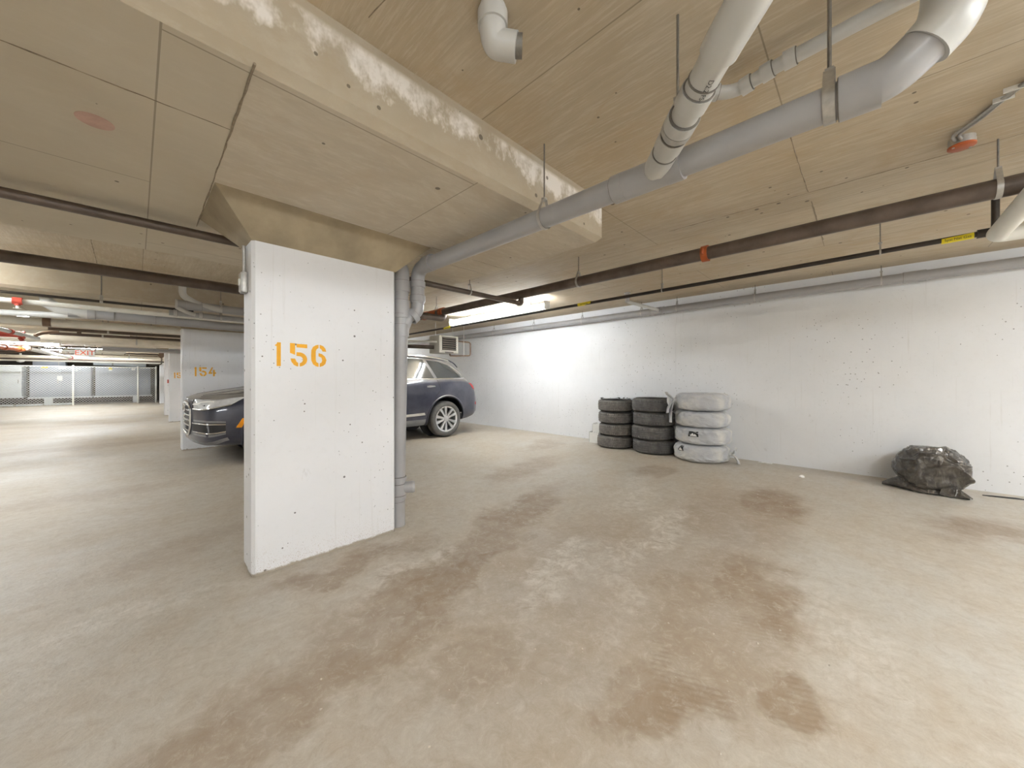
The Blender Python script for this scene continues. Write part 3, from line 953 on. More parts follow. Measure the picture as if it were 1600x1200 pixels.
t = thing('fire_sprinkler', 'red sprinkler head below the white sprinkler pipe at left', 'sprinkler', loc=(-.95, 6.97, 2.085))
MB().tube([(0, 0, .03), (0, 0, -.025)], [.03, .022], 14).obj('cap', 'red_fit', t)
MB().ring((0, 0, .028), (1, 0, 0), .042, .026, .07).obj('saddle', 'red_fit', t)
MB().tube([(0, 0, -.02), (0, 0, -.05)], .012, 10).obj('body', 'white_paint', t)
MB().lathe([(0, -.055), (.03, -.055), (.03, -.060), (0, -.062)], 14).obj('deflector', 'white_paint', t)
# grey drain with wye fittings over the 154 pillar
t = thing('drain_pipe', 'large grey plastic drain pipe with wye fittings over the aisle at left', 'drain pipe')
MB().tube([(-.62, 7.42, 2.09), (3.3, 7.55, 2.05)], .062, 22).obj('pipe', 'pvc', t)
for x in (-.42, -.25, .1, .16):
    collar(t, (x, 7.42 + (x + .62) * .033, 2.087), (1, 0, 0), .068, .07)
MB().tube([(-.78, 7.40, 2.18), (-.70, 7.41, 2.12), (-.45, 7.425, 2.085)], [.066, .066, .066], 22, bend=.06).obj('wye', 'pvc_light', t)
MB().tube([(-.78, 7.40, 2.14), (-.80, 7.40, ZD)], .055, 20).obj('vertical_pipe', 'pvc_light', t)
MB().tube([(-1.4, 7.9, 2.06), (-.72, 7.62, 2.06), (-.40, 7.44, 2.06)], .038, 18, bend=.1).obj('inlet', 'pvc_light', t)
# two grey drains with a drop, left of the near pillar
t = thing('drain_pipe', 'grey plastic drain with a vertical drop elbow just left of the near pillar', 'drain pipe')
MB().tube([(.43, 6.6, ZS), (.43, 6.6, 2.34), (.60, 6.6, 2.24), (.85, 6.6, 2.20)], .040, 20, bend=.06).obj('drop', 'pvc_light', t)
MB().tube([(.37, 6.62, 2.225), (3.2, 6.66, 2.19)], .058, 22).obj('pipe', 'pvc', t)
MB().tube([(.36, 6.62, 2.225), (.38, 6.62, 2.225)], .066, 22).obj('end_cap', 'pvc_light', t)
collar(t, (.55, 6.62, 2.223), (1, 0, 0), .064, .16)
for x in (.84, 1.4):
    hanger(t, (x, 6.63, 2.215), .058, (1, 0, 0), ZS)
t = thing('drain_pipe', 'lower grey plastic drain crossing in front of the pillar stencilled 154', 'drain pipe')
MB().tube([(.30, 6.62, 2.10), (3.2, 6.64, 2.08)], .036, 18).obj('pipe', 'pvc', t)
MB().tube([(.38, 6.6, 2.18), (.47, 6.6, 2.12), (.56, 6.61, 2.10)], .030, 16, bend=.04).obj('inlet', 'pvc_light', t)
for x in (.36, .62):
    collar(t, (x, 6.62, 2.10), (1, 0, 0), .044, .035, 'pvc_light')
for x in (.84,):
    hanger(t, (x, 6.624, 2.096), .036, (1, 0, 0), 2.16, rod=.004)

across('insulated_pipe', 'slim white insulated pipe over the aisle feeding the grey wye at left', 8.67, 2.15, .030, 'white_pipe', x1=-.75, hang=(-1.5,))
across('insulated_pipe', 'thick white insulated pipe with a brown coupling over the aisle', 9.6, 2.15, .062, 'white_pipe', x1=3.2, couplings=(-1.02,), cmat='copper', hang=(-3,))
across('cream_pipe', 'cream insulated pipe directly behind the thick white one', 10.1, 2.16, .045, 'beige_pipe', hang=(.2,))
across('brown_pipe', 'dark brown pipe behind the insulated pipes, higher of a close pair', 10.95, 2.16, .030, 'brown_pipe', x0=-1.15, hang=(-.4,))
across('brown_pipe', 'dark brown pipe behind the insulated pipes, lower of a close pair', 11.6, 2.13, .032, 'brown_pipe', x0=-1.2, hang=(-.5,))
across('white_pipe', 'short white pipe lying between the two dark brown pipes', 11.3, 2.145, .014, 'white_pipe', x0=-1.1, x1=-.1, couplings=(-.8,))
across('duct', 'broad cream duct crossing the aisle behind the brown pipes', 12.45, 2.10, .075, 'beige_pipe', hang=(.0,))
across('duct', 'second broad cream duct crossing the aisle beneath the exit lights', 13.6, 2.11, .060, 'beige_pipe')
across('steel_pipe', 'thin dark pipe running between the cream ducts', 13.05, 2.09, .014, 'black_pipe', couplings=(-.9,))
across('grey_duct', 'grey pipe in front of the pillar stencilled 152', 13.75, 1.98, .055, 'pvc', x0=-.6)
across('steel_pipe', 'brown pipe beside the far strip light at left', 15.3, 2.08, .022, 'brown_pipe', couplings=(-2.0,))
for i, (y, z) in enumerate(((16.4, 2.14), (17.6, 2.14), (19.6, 2.15), (21.3, 2.15))):
    across('steel_pipe', ('thin dark pipe, nearest of four at the far left', 'thin dark pipe, second of four at the far left', 'thin dark pipe, third of four at the far left', 'thin dark pipe, farthest of four at the far left')[i], y, z, .030, 'brown_pipe', x1=-1.0 if i < 2 else 1.5, couplings=(-2.2 + .2 * i, -1.6 + .1 * i), cmat='white_pipe')
across('white_pipe', 'white pipe running beside the far strip light', 17.2, 2.07, .040, 'white_pipe', x0=-1.55, x1=-.25, hang=(-.9,), couplings=(-.5,), cmat='white_pipe')
across('white_pipe', 'second white pipe running beneath the far strip light', 18.3, 2.08, .045, 'white_pipe', x0=-1.5, x1=-.3, hang=(-.8,))
across('cream_pipe', 'cream pipe crossing behind the exit sign', 20.2, 2.05, .05, 'beige_pipe', x0=-1.2, hang=(-.2,))
across('cream_pipe', 'cream pipe crossing above the fence in front of dark steel', 22.6, 2.06, .06, 'beige_pipe')
across('brown_pipe', 'dark brown pipe crossing just above the chain link fence', 23.0, 1.99, .035, 'brown_pipe')
across('white_pipe', 'long white pipe crossing above the chain link fence top', 24.3, 1.985, .05, 'white_pipe', x0=-7.8, hang=())
t = thing('security_camera', 'white dome camera hanging under the pipes at far left', 'camera', loc=(-3.2, 24.0, 1.96))
MB().tube([(0, 0, .6285), (0, 0, .03)], .03, 12).obj('stem', 'white_paint', t)
MB().lathe([(0, .05), (.10, .05), (.12, 0), (.09, -.06), (0, -.09)], 20).obj('dome', 'white_paint', t)
# runs going away down the aisle
def along(name, label, pts, r, mat, cat='pipe', caps=()):
    t = thing(name, label, cat)
    MB().tube(pts, r, 16, bend=.1).obj('pipe', mat, t)
    a = Vector(pts[0]); b = Vector(pts[-1])
    for f, m_ in caps:
        MB().ring(a.lerp(b, f), b - a, r * 1.35, r * .8, r * 2.2, 18).obj('coupling', m_, t)
    return t
along('white_pipe', 'white pipe angling away down the aisle with a brown end coupling', [(-2.0, 15.6, 2.02), (-1.72, 21.5, 2.02)], .055, 'white_pipe', caps=((.02, 'copper'), (.98, 'red_fit')))
along('orange_pipe', 'orange-brown sprinkler pipe angling away at far left', [(-2.35, 13.6, 1.97), (-2.03, 15.5, 1.97)], .05, 'orange_fit', caps=((.55, 'orange_fit'), (.9, 'orange_fit')))
along('steel_pipe', 'bright galvanised pipe angling down to the red valve at far left', [(-1.62, 10.28, 2.06), (-1.38, 11.9, 2.03)], .035, 'zinc2', caps=((.3, 'red_fit'),))
t = thing('valve', 'red fire valve hanging under the pipes at far left', 'valve', loc=(-1.62, 11.3, 2.04))
MB().tube([(-.16, 0, 0), (-.10, 0, .01), (.10, 0, .01), (.16, 0, 0)], [.045, .060, .060, .045], 16).obj('body', 'red_fit', t)
MB().ring((-.15, 0, 0), (1, 0, 0), .075, .03, .03).obj('flange', 'red_fit', t)
MB().ring((.15, 0, 0), (1, 0, 0), .075, .03, .03).obj('flange', 'red_fit', t)
MB().tube([(.1, 0, -.05), (.14, 0, -.11)], [.025, .03], 10).obj('bonnet', 'red_fit', t)
MB().tube([(-.15, 0, 0), (-.28, 0, .02), (-.32, 0, .10)], .035, 12, bend=.05).obj('outlet', 'brown_pipe', t)
along('brown_pipe', 'hooked dark red-brown pipe beside the red valve', [(-1.35, 11.4, 2.05), (-1.28, 11.35, 2.10), (-1.05, 11.3, 2.145)], .032, 'copper')

# exit sign
t = thing('exit_sign', 'white exit sign with red letters hanging over the far aisle', 'exit sign', loc=(-1.06, 16.5, 1.98))
MB().box(-.19, .19, -.03, .03, -.10, .10, .008).obj('case', 'white_paint', t)
cu = bpy.data.curves.new('letters', 'FONT'); cu.body = 'EXIT'; cu.size = .19; cu.align_x = 'CENTER'; cu.align_y = 'CENTER'; cu.extrude = .003
tmp = bpy.data.objects.new('tmp', cu); COL.objects.link(tmp)
me = bpy.data.meshes.new_from_object(tmp.evaluated_get(bpy.context.evaluated_depsgraph_get()))
bpy.data.objects.remove(tmp)
me.materials.clear(); me.materials.append(simple('red_exit_letters', (.80, .10, .03), .4, 0, .04))
le = bpy.data.objects.new('lettering', me); COL.objects.link(le)
le.rotation_euler = (R(90), 0, 0); le.location = (0, -.032, 0); le.parent = t
MB().tube([(0, 0, .10), (0, 0, ZD - 1.98)], .008, 8).obj('rod', 'white_paint', t)

# red alarm pull on the 152 pillar, and dark bracket on the far pillar
t = thing('alarm_button', 'tiny red alarm device on the edge of the pillar stencilled 152', 'alarm', loc=(.628, 14.05, 1.15))
MB().box(-.03, 0, -.03, .03, -.05, .05, .004).obj('body', 'red_fit', t)
MB().box(-.036, -.03, -.015, .015, -.015, .015).obj('button', 'white_paint', t)
t = thing('conduit_bracket', 'small wooden bracket high on the plain white pillar', 'bracket', loc=(.63, 16.7, 2.0))
MB().prism([(0, .12), (-.10, .10), (-.16, -.02), (-.06, -.12), (0, -.04)], -.05, .05).obj('plate', 'copper', t)
MB().tube([(-.05, 0, -.1), (-.06, 0, -.3), (-.35, 0, -.33)], .02, 8, bend=.05).obj('arm', 'dark_steel', t)

# ------------------------------------------------------------------ chain link fence at the far end
FY = 26.3
fe = thing('chain_link_fence', 'galvanised chain link fence across the far end of the garage', 'fence', loc=(0, FY, 0))
FX0, FX1, FH = -7.9, .72, 1.79
mb = MB()
pitch = .10; hw = .0055
n = int((FX1 - FX0 + FH) / pitch) + 1
for i in range(n):
    for s in (1, -1):
        xa = FX0 - FH + i * pitch if s == 1 else FX0 + i * pitch
        xb = xa + s * FH
        za, zb = .02, FH
        # clip to the panel
        if s == 1:
            if xa < FX0: za += FX0 - xa; xa = FX0
            if xb > FX1: zb -= xb - FX1; xb = FX1
        else:
            if xa > FX1: za += xa - FX1; xa = FX1
            if xb < FX0: zb -= FX0 - xb; xb = FX0
        if zb - za > .03:
            mb.tube([(xa, s * .004, za), (xb, s * .004, zb)], hw, 4, cap=False)
wm = mb.obj('wire_mesh', 'fence', fe)
wm['kind'] = 'stuff'
MB().tube([(FX0, -.0, FH), (FX1, 0, FH)], .024, 12).obj('top_rail', 'fence', fe)
for x in (-6.2, -4.12, -2.04, .05, .70):
    p_ = MB().tube([(x, -.03, 0), (x, -.03, FH + .03)], .034, 14).obj('post', 'white_pipe', fe)
    MB().lathe([(.034, FH + .03), (.040, FH + .03), (.040, FH + .05), (.02, FH + .075), (0, FH + .08)], 12, mat=Matrix.Translation((x, -.03, 0))).obj('cap', 'fence', p_)
    for z in (.4, .9, 1.4):
        MB().ring((x, -.03, z), (0, 0, 1), .039, .03, .02, 14).obj('tie_band', 'fence', p_)

# ------------------------------------------------------------------ equipment behind the fence
UY = 27.35
def unit(x0, x1, z0, z1, label, doors, mat='zinc', rail=True, braces=False, stickers=()):
    t = thing('air_handling_unit', label, 'equipment cabinet', loc=((x0 + x1) / 2, UY, 0))
    hx = (x1 - x0) / 2
    MB().box(-hx, hx, .02, 1.1, z0, z1, .01).obj('casing', mat, t)
    d0 = -hx
    for k, wd in enumerate(doors):
        d1 = d0 + wd * 2 * hx
        p_ = MB().box(d0 + .015, d1 - .015, -.005, .03, z0 + .03, z1 - .03, .008).obj('door_panel', mat, t)
        MB().box(d1 - .10, d1 - .07, -.035, -.004, (z0 + z1) / 2 - .09, (z0 + z1) / 2 + .09, .006).obj('handle', 'steel', p_)
        d0 = d1
    if braces:
        for s in (1, -1):
            MB().tube([(-hx + .05, -.012, z0 + .05 if s == 1 else z1 - .05), (hx - .05, -.012, z1 - .05 if s == 1 else z0 + .05)], .008, 6).obj('cross_break', mat, t)
    if rail:
        MB().box(-hx - .05, hx + .05, -.04, 1.12, z0 - .06, z0, .006).obj('base_rail', 'zinc2', t)
    for (sx_, sz_, w_, h_, m_) in stickers:
        MB().box(sx_ - w_ / 2, sx_ + w_ / 2, -.011, -.004, sz_ - h_ / 2, sz_ + h_ / 2).obj('sticker', m_, t)
    return t
unit(-6.9, -3.62, .42, 1.78, 'pale sheet metal cabinet with cross-broken panel at far left behind the fence', (.5, .5), 'zinc2', True, True)
unit(-3.40, -1.56, .37, 1.84, 'blue-grey equipment cabinet with two doors behind the middle of the fence', (.49, .51), 'zinc', True, False,
     ((-.50, 1.76, .20, .09, 'yellow'), (.03, 1.74, .22, .12, 'white_paint'), (.45, 1.70, .26, .04, 'white_paint'), (.42, 1.62, .16, .03, 'white_paint'), (-.05, 1.25, .16, .22, 'white_paint')))
unit(-1.42, .52, .37, 1.82, 'blue-grey equipment cabinet behind the right end of the fence', (.98,), 'zinc', True, False,
     ((-.47, 1.74, .12, .10, 'yellow'), (-.47, 1.66, .12, .08, 'white_paint'), (.33, 1.72, .14, .10, 'white_paint')))
for x, lab in ((-2.86, 'pale block foot under the middle cabinet behind the fence'), (-.02, 'pale block foot under the right cabinet behind the fence'), (-5.2, 'pale block foot under the cross-broken cabinet behind the fence')):
    tag(MB().box(x - .12, x + .12, UY - .10, UY + .18, 0, .31, .012).obj('support_block', 'zinc2'), lab, 'block', 'cabinet feet')
t = thing('duct_box', 'pale blue duct box rising above the middle cabinet behind the fence', 'duct', loc=(-2.86, UY + .2, 1.84))
MB().box(-.48, .48, 0, .8, 0, .42, .01).obj('plenum', 'zinc', t)
MB().box(.27, .29, -.012, .0, .02, .40).obj('seam', 'steel', t)
t = thing('duct_box', 'long pale duct lying above the right cabinet behind the fence', 'duct', loc=(-.6, UY + .3, 1.90))
MB().tube([(-.9, 0, .10), (.2, 0, .10), (.6, 0, .06), (.95, 0, .06)], [.10, .13, .13, .10], 14).obj('sleeve', 'zinc2', t)
MB().ring((-.25, 0, .1), (1, 0, 0), .14, .10, .05).obj('band', 'steel', t)
# cables and scraps on the floor behind the fence
for i, (x, y) in enumerate(((-4.1, 26.95), (-3.25, 26.75), (-2.35, 26.95))):
    pts = [Vector((x + .35 * math.cos(a * 1.1 + i) * (a / 6), y + .12 * math.sin(a * 1.7), .03 + .03 * abs(math.sin(a * 2)))) for a in range(0, 9)]
    tag(MB().tube(fillet(pts, .2, 3), .035, 8).obj('hose_scrap', 'zinc2'), ('crumpled pale hose on the floor at the far left behind the fence', 'crumpled pale hose under the middle cabinet behind the fence', 'crumpled pale hose beside the block foot behind the fence')[i], 'hose')

# ------------------------------------------------------------------ unit heater above the car
uh = thing('unit_heater', 'cream unit heater with dark louvres hanging above the rear of the car', 'heater', loc=(5.25, 7.2, 1.86))
MB().box(-.28, .28, 0, .42, -.02, .40, .012).obj('cabinet', 'heater', uh)
MB().box(-.20, .20, -.012, .002, .05, .36).obj('louvre_recess', 'ink', uh)
for k in range(6):
    z = .065 + k * .052
    MB().add([(-.20, -.035, z), (.20, -.035, z), (.20, -.004, z + .034), (-.20, -.004, z + .034), (-.20, -.033, z - .003), (.20, -.033, z - .003), (.20, -.002, z + .031), (-.20, -.002, z + .031)],
             [(0, 1, 2, 3), (7, 6, 5, 4), (0, 4, 5, 1), (1, 5, 6, 2), (2, 6, 7, 3), (3, 7, 4, 0)]).obj('louvre', 'heater_dark', uh)
MB().box(-.22, .22, -.03, 0, .365, .385).obj('louvre_frame', 'heater', uh)
MB().box(-.22, .22, -.03, 0, .025, .045).obj('louvre_frame', 'heater', uh)
MB().box(-.12, .12, -.016, -.004, -.012, .012).obj('name_plate', 'dark_steel', uh)
for s in (-1, 1):
    MB().tube([(s * .25, .2, .40), (s * .25, .2, ZS - 1.86)], .008, 8).obj('hanger_rod', 'steel', uh)
MB().tube([(.10, .1, -.02), (.10, .1, -.07), (.30, .1, -.07), (.62, -.05, -.05), (.62, -.05, .28), (.28, .1, .30)], .018, 12, bend=.05).obj('supply_pipe', 'copper', uh)
MB().tube([(.45, .0, -.06), (.45, 0, ZS - 1.86)], .005, 6).obj('drop_rod', 'white_paint', uh)
hp = thing('heating_pipes', 'pair of heating pipes running back from the unit heater past the drain stack', 'pipe')
MB().tube([(4.97, 7.3, 2.10), (4.0, 7.9, 2.12), (3.0, 8.2, 2.12)], .022, 12, bend=.1).obj('supply_line', 'white_pipe', hp)
MB().tube([(4.97, 7.42, 1.98), (4.0, 8.0, 2.0), (2.2, 8.6, 2.02)], .045, 14, bend=.1).obj('return_line', 'brown_pipe', hp)
MB().tube([(4.2, 7.3, 2.30), (4.2, 7.3, 2.16), (4.0, 7.6, 2.14)], .020, 10, bend=.05).obj('riser', 'copper', hp)

# ------------------------------------------------------------------ tyres
def tyre_profile(Rr, W, hole):
    sh = Rr - .006
    return [(hole, .012), (hole + .02, .004), (hole + .06, .000), (Rr - .075, .004), (Rr - .04, .010), (Rr - .018, .022), (sh - .004, .034)]
def make_tyre_meshes(Rr, W, hole, mat_side, mat_tread, blocky):
    lo = tyre_profile(Rr, W, hole)
    prof = lo + [(r, W - z) for r, z in reversed(lo)] + [(hole + .03, W - .03), (hole + .045, W / 2), (hole + .03, .03)]
    side = MB().lathe(prof, 56, True).mesh('carcass', M[mat_side], angle=60)
    # tread: ribs between grooves, outer ribs notched into blocks
    g = .013
    z = .036; zs = []
    widths = [.036, .024, .026, .024, .036]
    tot = sum(widths)
    k = (W - .072 - 4 * g * .8) / tot
    prof = [(Rr - .012, z - .006)]
    rib_of = [-1]
    for i, wd in enumerate(widths):
        crown = Rr - (.005 if i in (0, 4) else .001)
        prof += [(crown, z), (crown, z + wd * k)]
        rib_of += [i, i]
        z += wd * k
        if i < 4:
            prof += [(Rr - g, z + .001), (Rr - g, z + g * .8 - .001)]
            rib_of += [-1, -1]
            z += g * .8
    prof.append((Rr - .012, z + .006)); rib_of.append(-1)
    def mod(j, kk, r):
        rb = rib_of[j]
        if rb < 0: return r
        if rb in (0, 4): return r - (.008 if kk % 3 == 0 else 0)
        if blocky: return r - (.006 if (kk + rb) % 3 == 0 else 0)
        return r
    tread = MB().lathe(prof, 168 if blocky else 144, False, None, mod).mesh('tread', M[mat_tread], angle=20)
    return side, tread
T1 = make_tyre_meshes(.313, .2135, .205, 'rubber', 'rubber2', True)
T2 = make_tyre_meshes(.335, .226, .215, 'rubber', 'rubber_b', False)
order = ('bottom', 'second from bottom', 'second from top', 'top')
def stack(meshes, cx, cy, h, base_label, group, jit):
    for i in range(4):
        dx, dy = jit[i]
        t = thing('tire', f'{base_label}, {order[i]} of its stack', 'tire', group, (cx + dx, cy + dy, i * h), random.uniform(0, 6))
        for me, nm in zip(meshes, ('carcass', 'tread')):
            o = bpy.data.objects.new(nm, me); COL.objects.link(o); o.parent = t
stack(T1, 6.05, 3.235, .2135, 'bare blocky-tread tire in the left stack', 'bare tires stacked against the wall', ((-.012, .012), (.02, -.005), (.012, .004), (-.004, .0)))
stack(T2, 6.04, 2.545, .226, 'bare ribbed-tread tire in the middle stack', 'bare tires stacked against the wall', ((.005, -.008), (-.01, .006), (.004, -.008), (-.006, .004)))

# dry leaves lying on the left stack
for i in range(9):
    a = random.uniform(0, 6.28); rr_ = random.uniform(.20, .285)
    x, y = 6.045 + rr_ * math.cos(a), 3.235 + rr_ * math.sin(a)
    mb = MB()
    L = random.uniform(.03, .055); q = random.uniform(0, 6)
    vs = []
    for u, wd, zz in ((-1, .0, .004), (-.5, .35, .010), (.1, .45, .018), (.6, .3, .014), (1, 0, .006)):
        for s in (-1, 1):
            vs.append((x + L * (u * math.cos(q) - s * wd * math.sin(q)), y + L * (u * math.sin(q) + s * wd * math.cos(q)), .8545 + zz + s * .004))
    n0 = len(vs)
    vs += [(p[0], p[1], p[2] - .002) for p in vs]
    fs = []
    for k in range(4):
        fs += [(2 * k, 2 * k + 1, 2 * k + 3, 2 * k + 2), (n0 + 2 * k + 2, n0 + 2 * k + 3, n0 + 2 * k + 1, n0 + 2 * k)]
        fs += [(2 * k, 2 * k + 2, n0 + 2 * k + 2, n0 + 2 * k), (2 * k + 1, n0 + 2 * k + 1, n0 + 2 * k + 3, 2 * k + 3)]
    tag(mb.add(vs, fs).obj('dry_leaf', 'ink'), 'dry dark leaf lying on top of the left tire stack', 'leaf', 'dry leaves on the left tire stack')

# small white wire-sided boxes behind the left stack
t = thing('plastic_crate', 'small white plastic crate on the floor beside the left tire stack', 'crate', loc=(6.20, 3.70, 0), rotz=R(0))
def crate(t, wd, dp, ht):
    for s in (-1, 1):
        MB().box(s * wd / 2 - .006, s * wd / 2 + .006, -dp / 2, dp / 2, 0, ht).obj('side', 'white_paint', t)
    MB().box(-wd / 2, wd / 2, -dp / 2, dp / 2, 0, .01).obj('bottom', 'white_paint', t)
    for yy in (-dp / 2, dp / 2):
        for zz in (.01, ht - .012):
            MB().box(-wd / 2, wd / 2, yy - .005, yy + .005, zz, zz + .022).obj('rail', 'white_paint', t)
        for k in range(4):
            x = -wd / 2 + wd * k / 3
            MB().box(x - .006, x + .006, yy - .004, yy + .004, .01, ht).obj('slat', 'pvc', t)
crate(t, .26, .20, .20)
t = thing('plastic_crate', 'smaller white crate resting tilted on the crate beside the left tire stack', 'crate', loc=(6.22, 3.685, .203), rotz=R(6))
crate(t, .20, .16, .15)

# tyres wrapped in white bags
def wrapped(cx, cy, z0, W, Rr, seed, label, labels=(), knot=None, rot=0.0):
    t = thing('wrapped_tire', label, 'wrapped tire', 'tires wrapped in white bags', (cx, cy, z0), rot)
    nu, nv = 120, 44
    vs = []
    for i in range(nu):
        th = 2 * PI * i / nu
        for j in range(nv + 1):
            s = j / nv
            ph = -PI / 2 + PI * s
            cr = abs(math.cos(ph)) ** .27 * (1 if math.cos(ph) >= 0 else -1)
            sr = math.copysign(abs(math.sin(ph)) ** .50, math.sin(ph))
            rad = Rr * cr
            z = W / 2 + W / 2 * sr
            d = Vector((math.cos(th), math.sin(th), 0))
            # sag over the hole
            if rad < Rr * .6:
                z -= math.copysign(.02 * (1 - rad / (Rr * .6)), sr)
            # folds: ridged noise streaming from the knot side
            q = Vector((math.cos(th) * 1.6 + seed, math.sin(th) * 1.6, (z / W) * 1.4 + seed * .3))
            r1 = 1 - abs(noise.noise(q * 1.3)) * 2
            q2 = Vector((q.x * 2.2 + q.z * 2.4, q.y * 2.2 - q.z * 1.2, q.z * 1.5))
            r2 = (1 - abs(noise.noise(q2 + Vector((5, 2, 1)))) * 2.4)
            r3 = (1 - abs(noise.noise(q2 * 2.3 + Vector((1, 8, 4)))) * 2.4)
            bulge = .020 * r1 + .016 * r2 + .006 * r3 - .012
            edge = cr ** 2
            rad += bulge * edge - .006
            z += (noise.noise(q * 2.2 + Vector((1, 7, 3))) * .012 + .006 * r2) * (1 - edge * .6) * (1 if s > .12 else 0)
            vs.append((d.x * rad, d.y * rad, max(0.0, min(W + .004, z))))
    fs = []
    m = nv + 1
    for i in range(nu):
        i2 = (i + 1) % nu
        for j in range(nv):
            fs.append((i * m + j, i2 * m + j, i2 * m + j + 1, i * m + j + 1))
    bag_o = MB().add(vs, fs).obj('bag', 'bag_white', t, angle=80)
    bag_bvh = BVHTree.FromPolygons([Vector(p) for p in vs], fs)
    for (ang, zc_, wd, ht) in labels:
        a0 = R(ang)
        def P_(u, zf, off):
            a = a0 + (u - .5) * wd / Rr
            o_ = Vector((math.cos(a), math.sin(a), 0))
            h_ = bag_bvh.ray_cast(o_ * (Rr + .3) + Vector((0, 0, zc_ + (zf - .5) * ht)), -o_)[0]
            return (h_ if h_ else o_ * Rr + Vector((0, 0, zc_))) + o_ * off
        def sheet(grid, off):
            m_ = len(grid[0]); vv = [P_(u, f, off) for row in grid for u, f in row]; n0 = len(vv)
            vv += [P_(u, f, -.004) for row in grid for u, f in row]
            ff = [(i * m_ + j, (i + 1) * m_ + j, (i + 1) * m_ + j + 1, i * m_ + j + 1) for i in range(len(grid) - 1) for j in range(m_ - 1)]
            return MB().add(vv, ff + [tuple(n0 + k for k in reversed(f)) for f in ff])
        lb = sheet([[(i / 10, j / 6) for j in range(7)] for i in range(11)], .0025).obj('printed_patch', 'ink', t)
        def peak(u): return .12 + .62 * (1 - abs(u - .42) / .26) if u < .52 else .12 + .5 * max(0, (1 - abs(u - .66) / .2))
        sheet([[(.16 + .7 * i / 14, .10 + (max(.12, peak(.16 + .7 * i / 14)) - .10) * j / 4) for j in range(5)] for i in range(15)], .004).obj('printed_mark', 'white_paint', lb)
    if knot:
        ang, zk, tails = knot
        d = Vector((math.cos(R(ang)), math.sin(R(ang)), 0))
        base = d * (Rr - .02) + Vector((0, 0, zk))
        kb = MB()
        kb.tube([base - d * .02, base + d * .025, base + d * .05, base + d * .07], [.07, .035, .024, .030], 14)
        k_ = kb.obj('knot', 'bag_white', t)
        for (dirv, L, wd) in tails:
            dv = Vector(dirv).normalized()
            sdv = dv.cross(d).normalized()
            vs = []; fs = []
            nseg = 8
            for i in range(nseg + 1):
                f = i / nseg
                c = base + d * .06 + dv * (L * f) + d * (.02 * math.sin(f * 3)) - Vector((0, 0, .03 * f * f))
                ww = .014 + wd * math.sin(min(1, f * 1.25) * PI * .72)
                for k in range(10):
                    a = 2 * PI * k / 10
                    crk = 1 + .35 * math.cos(3 * a + i)
                    vs.append(c + sdv * (ww * math.cos(a)) + d * (.016 * crk * math.sin(a)))
            for i in range(nseg):
                for k in range(10):
                    k2 = (k + 1) % 10
                    fs.append((i * 10 + k, i * 10 + k2, i * 10 + 10 + k2, i * 10 + 10 + k))
            fs += [tuple(range(9, -1, -1)), tuple(nseg * 10 + k for k in range(10))]
            MB().add(vs, fs).obj('bag_tail', 'bag_white', k_)
    return t
CX3, CY3 = 5.97, 1.765
vis = 215     # bearing of the camera seen from the stack is about 197 degrees
wrapped(CX3 - .01, CY3 + .01, 0, .25, .365, 1.3, 'white-bagged tire with a dark printed patch, bottom of the right stack', ((150, .19, .085, .075),),
        (275, .13, (((-.1, -.5, -.6), .13, .06), ((-.1, -.3, .8), .12, .08))))
wrapped(CX3 + .005, CY3 - .005, .256, .245, .372, 4.7, 'white-bagged tire with a dark printed patch, second from bottom of the right stack', ((178, .165, .13, .075),))
wrapped(CX3 + .0, CY3 + .0, .507, .235, .362, 8.2, 'white-bagged tire with no patch, second from top of the right stack', ())
wrapped(CX3 + .01, CY3 + .0, .748, .255, .365, 12.5, 'white-bagged tire knotted at the left, top of the right stack', (),
        (122, .15, (((-.2, .5, .75), .18, .065), ((-.35, .3, -.8), .20, .075), ((-.1, .1, -.95), .32, .065), ((-.5, .3, .1), .10, .08))))

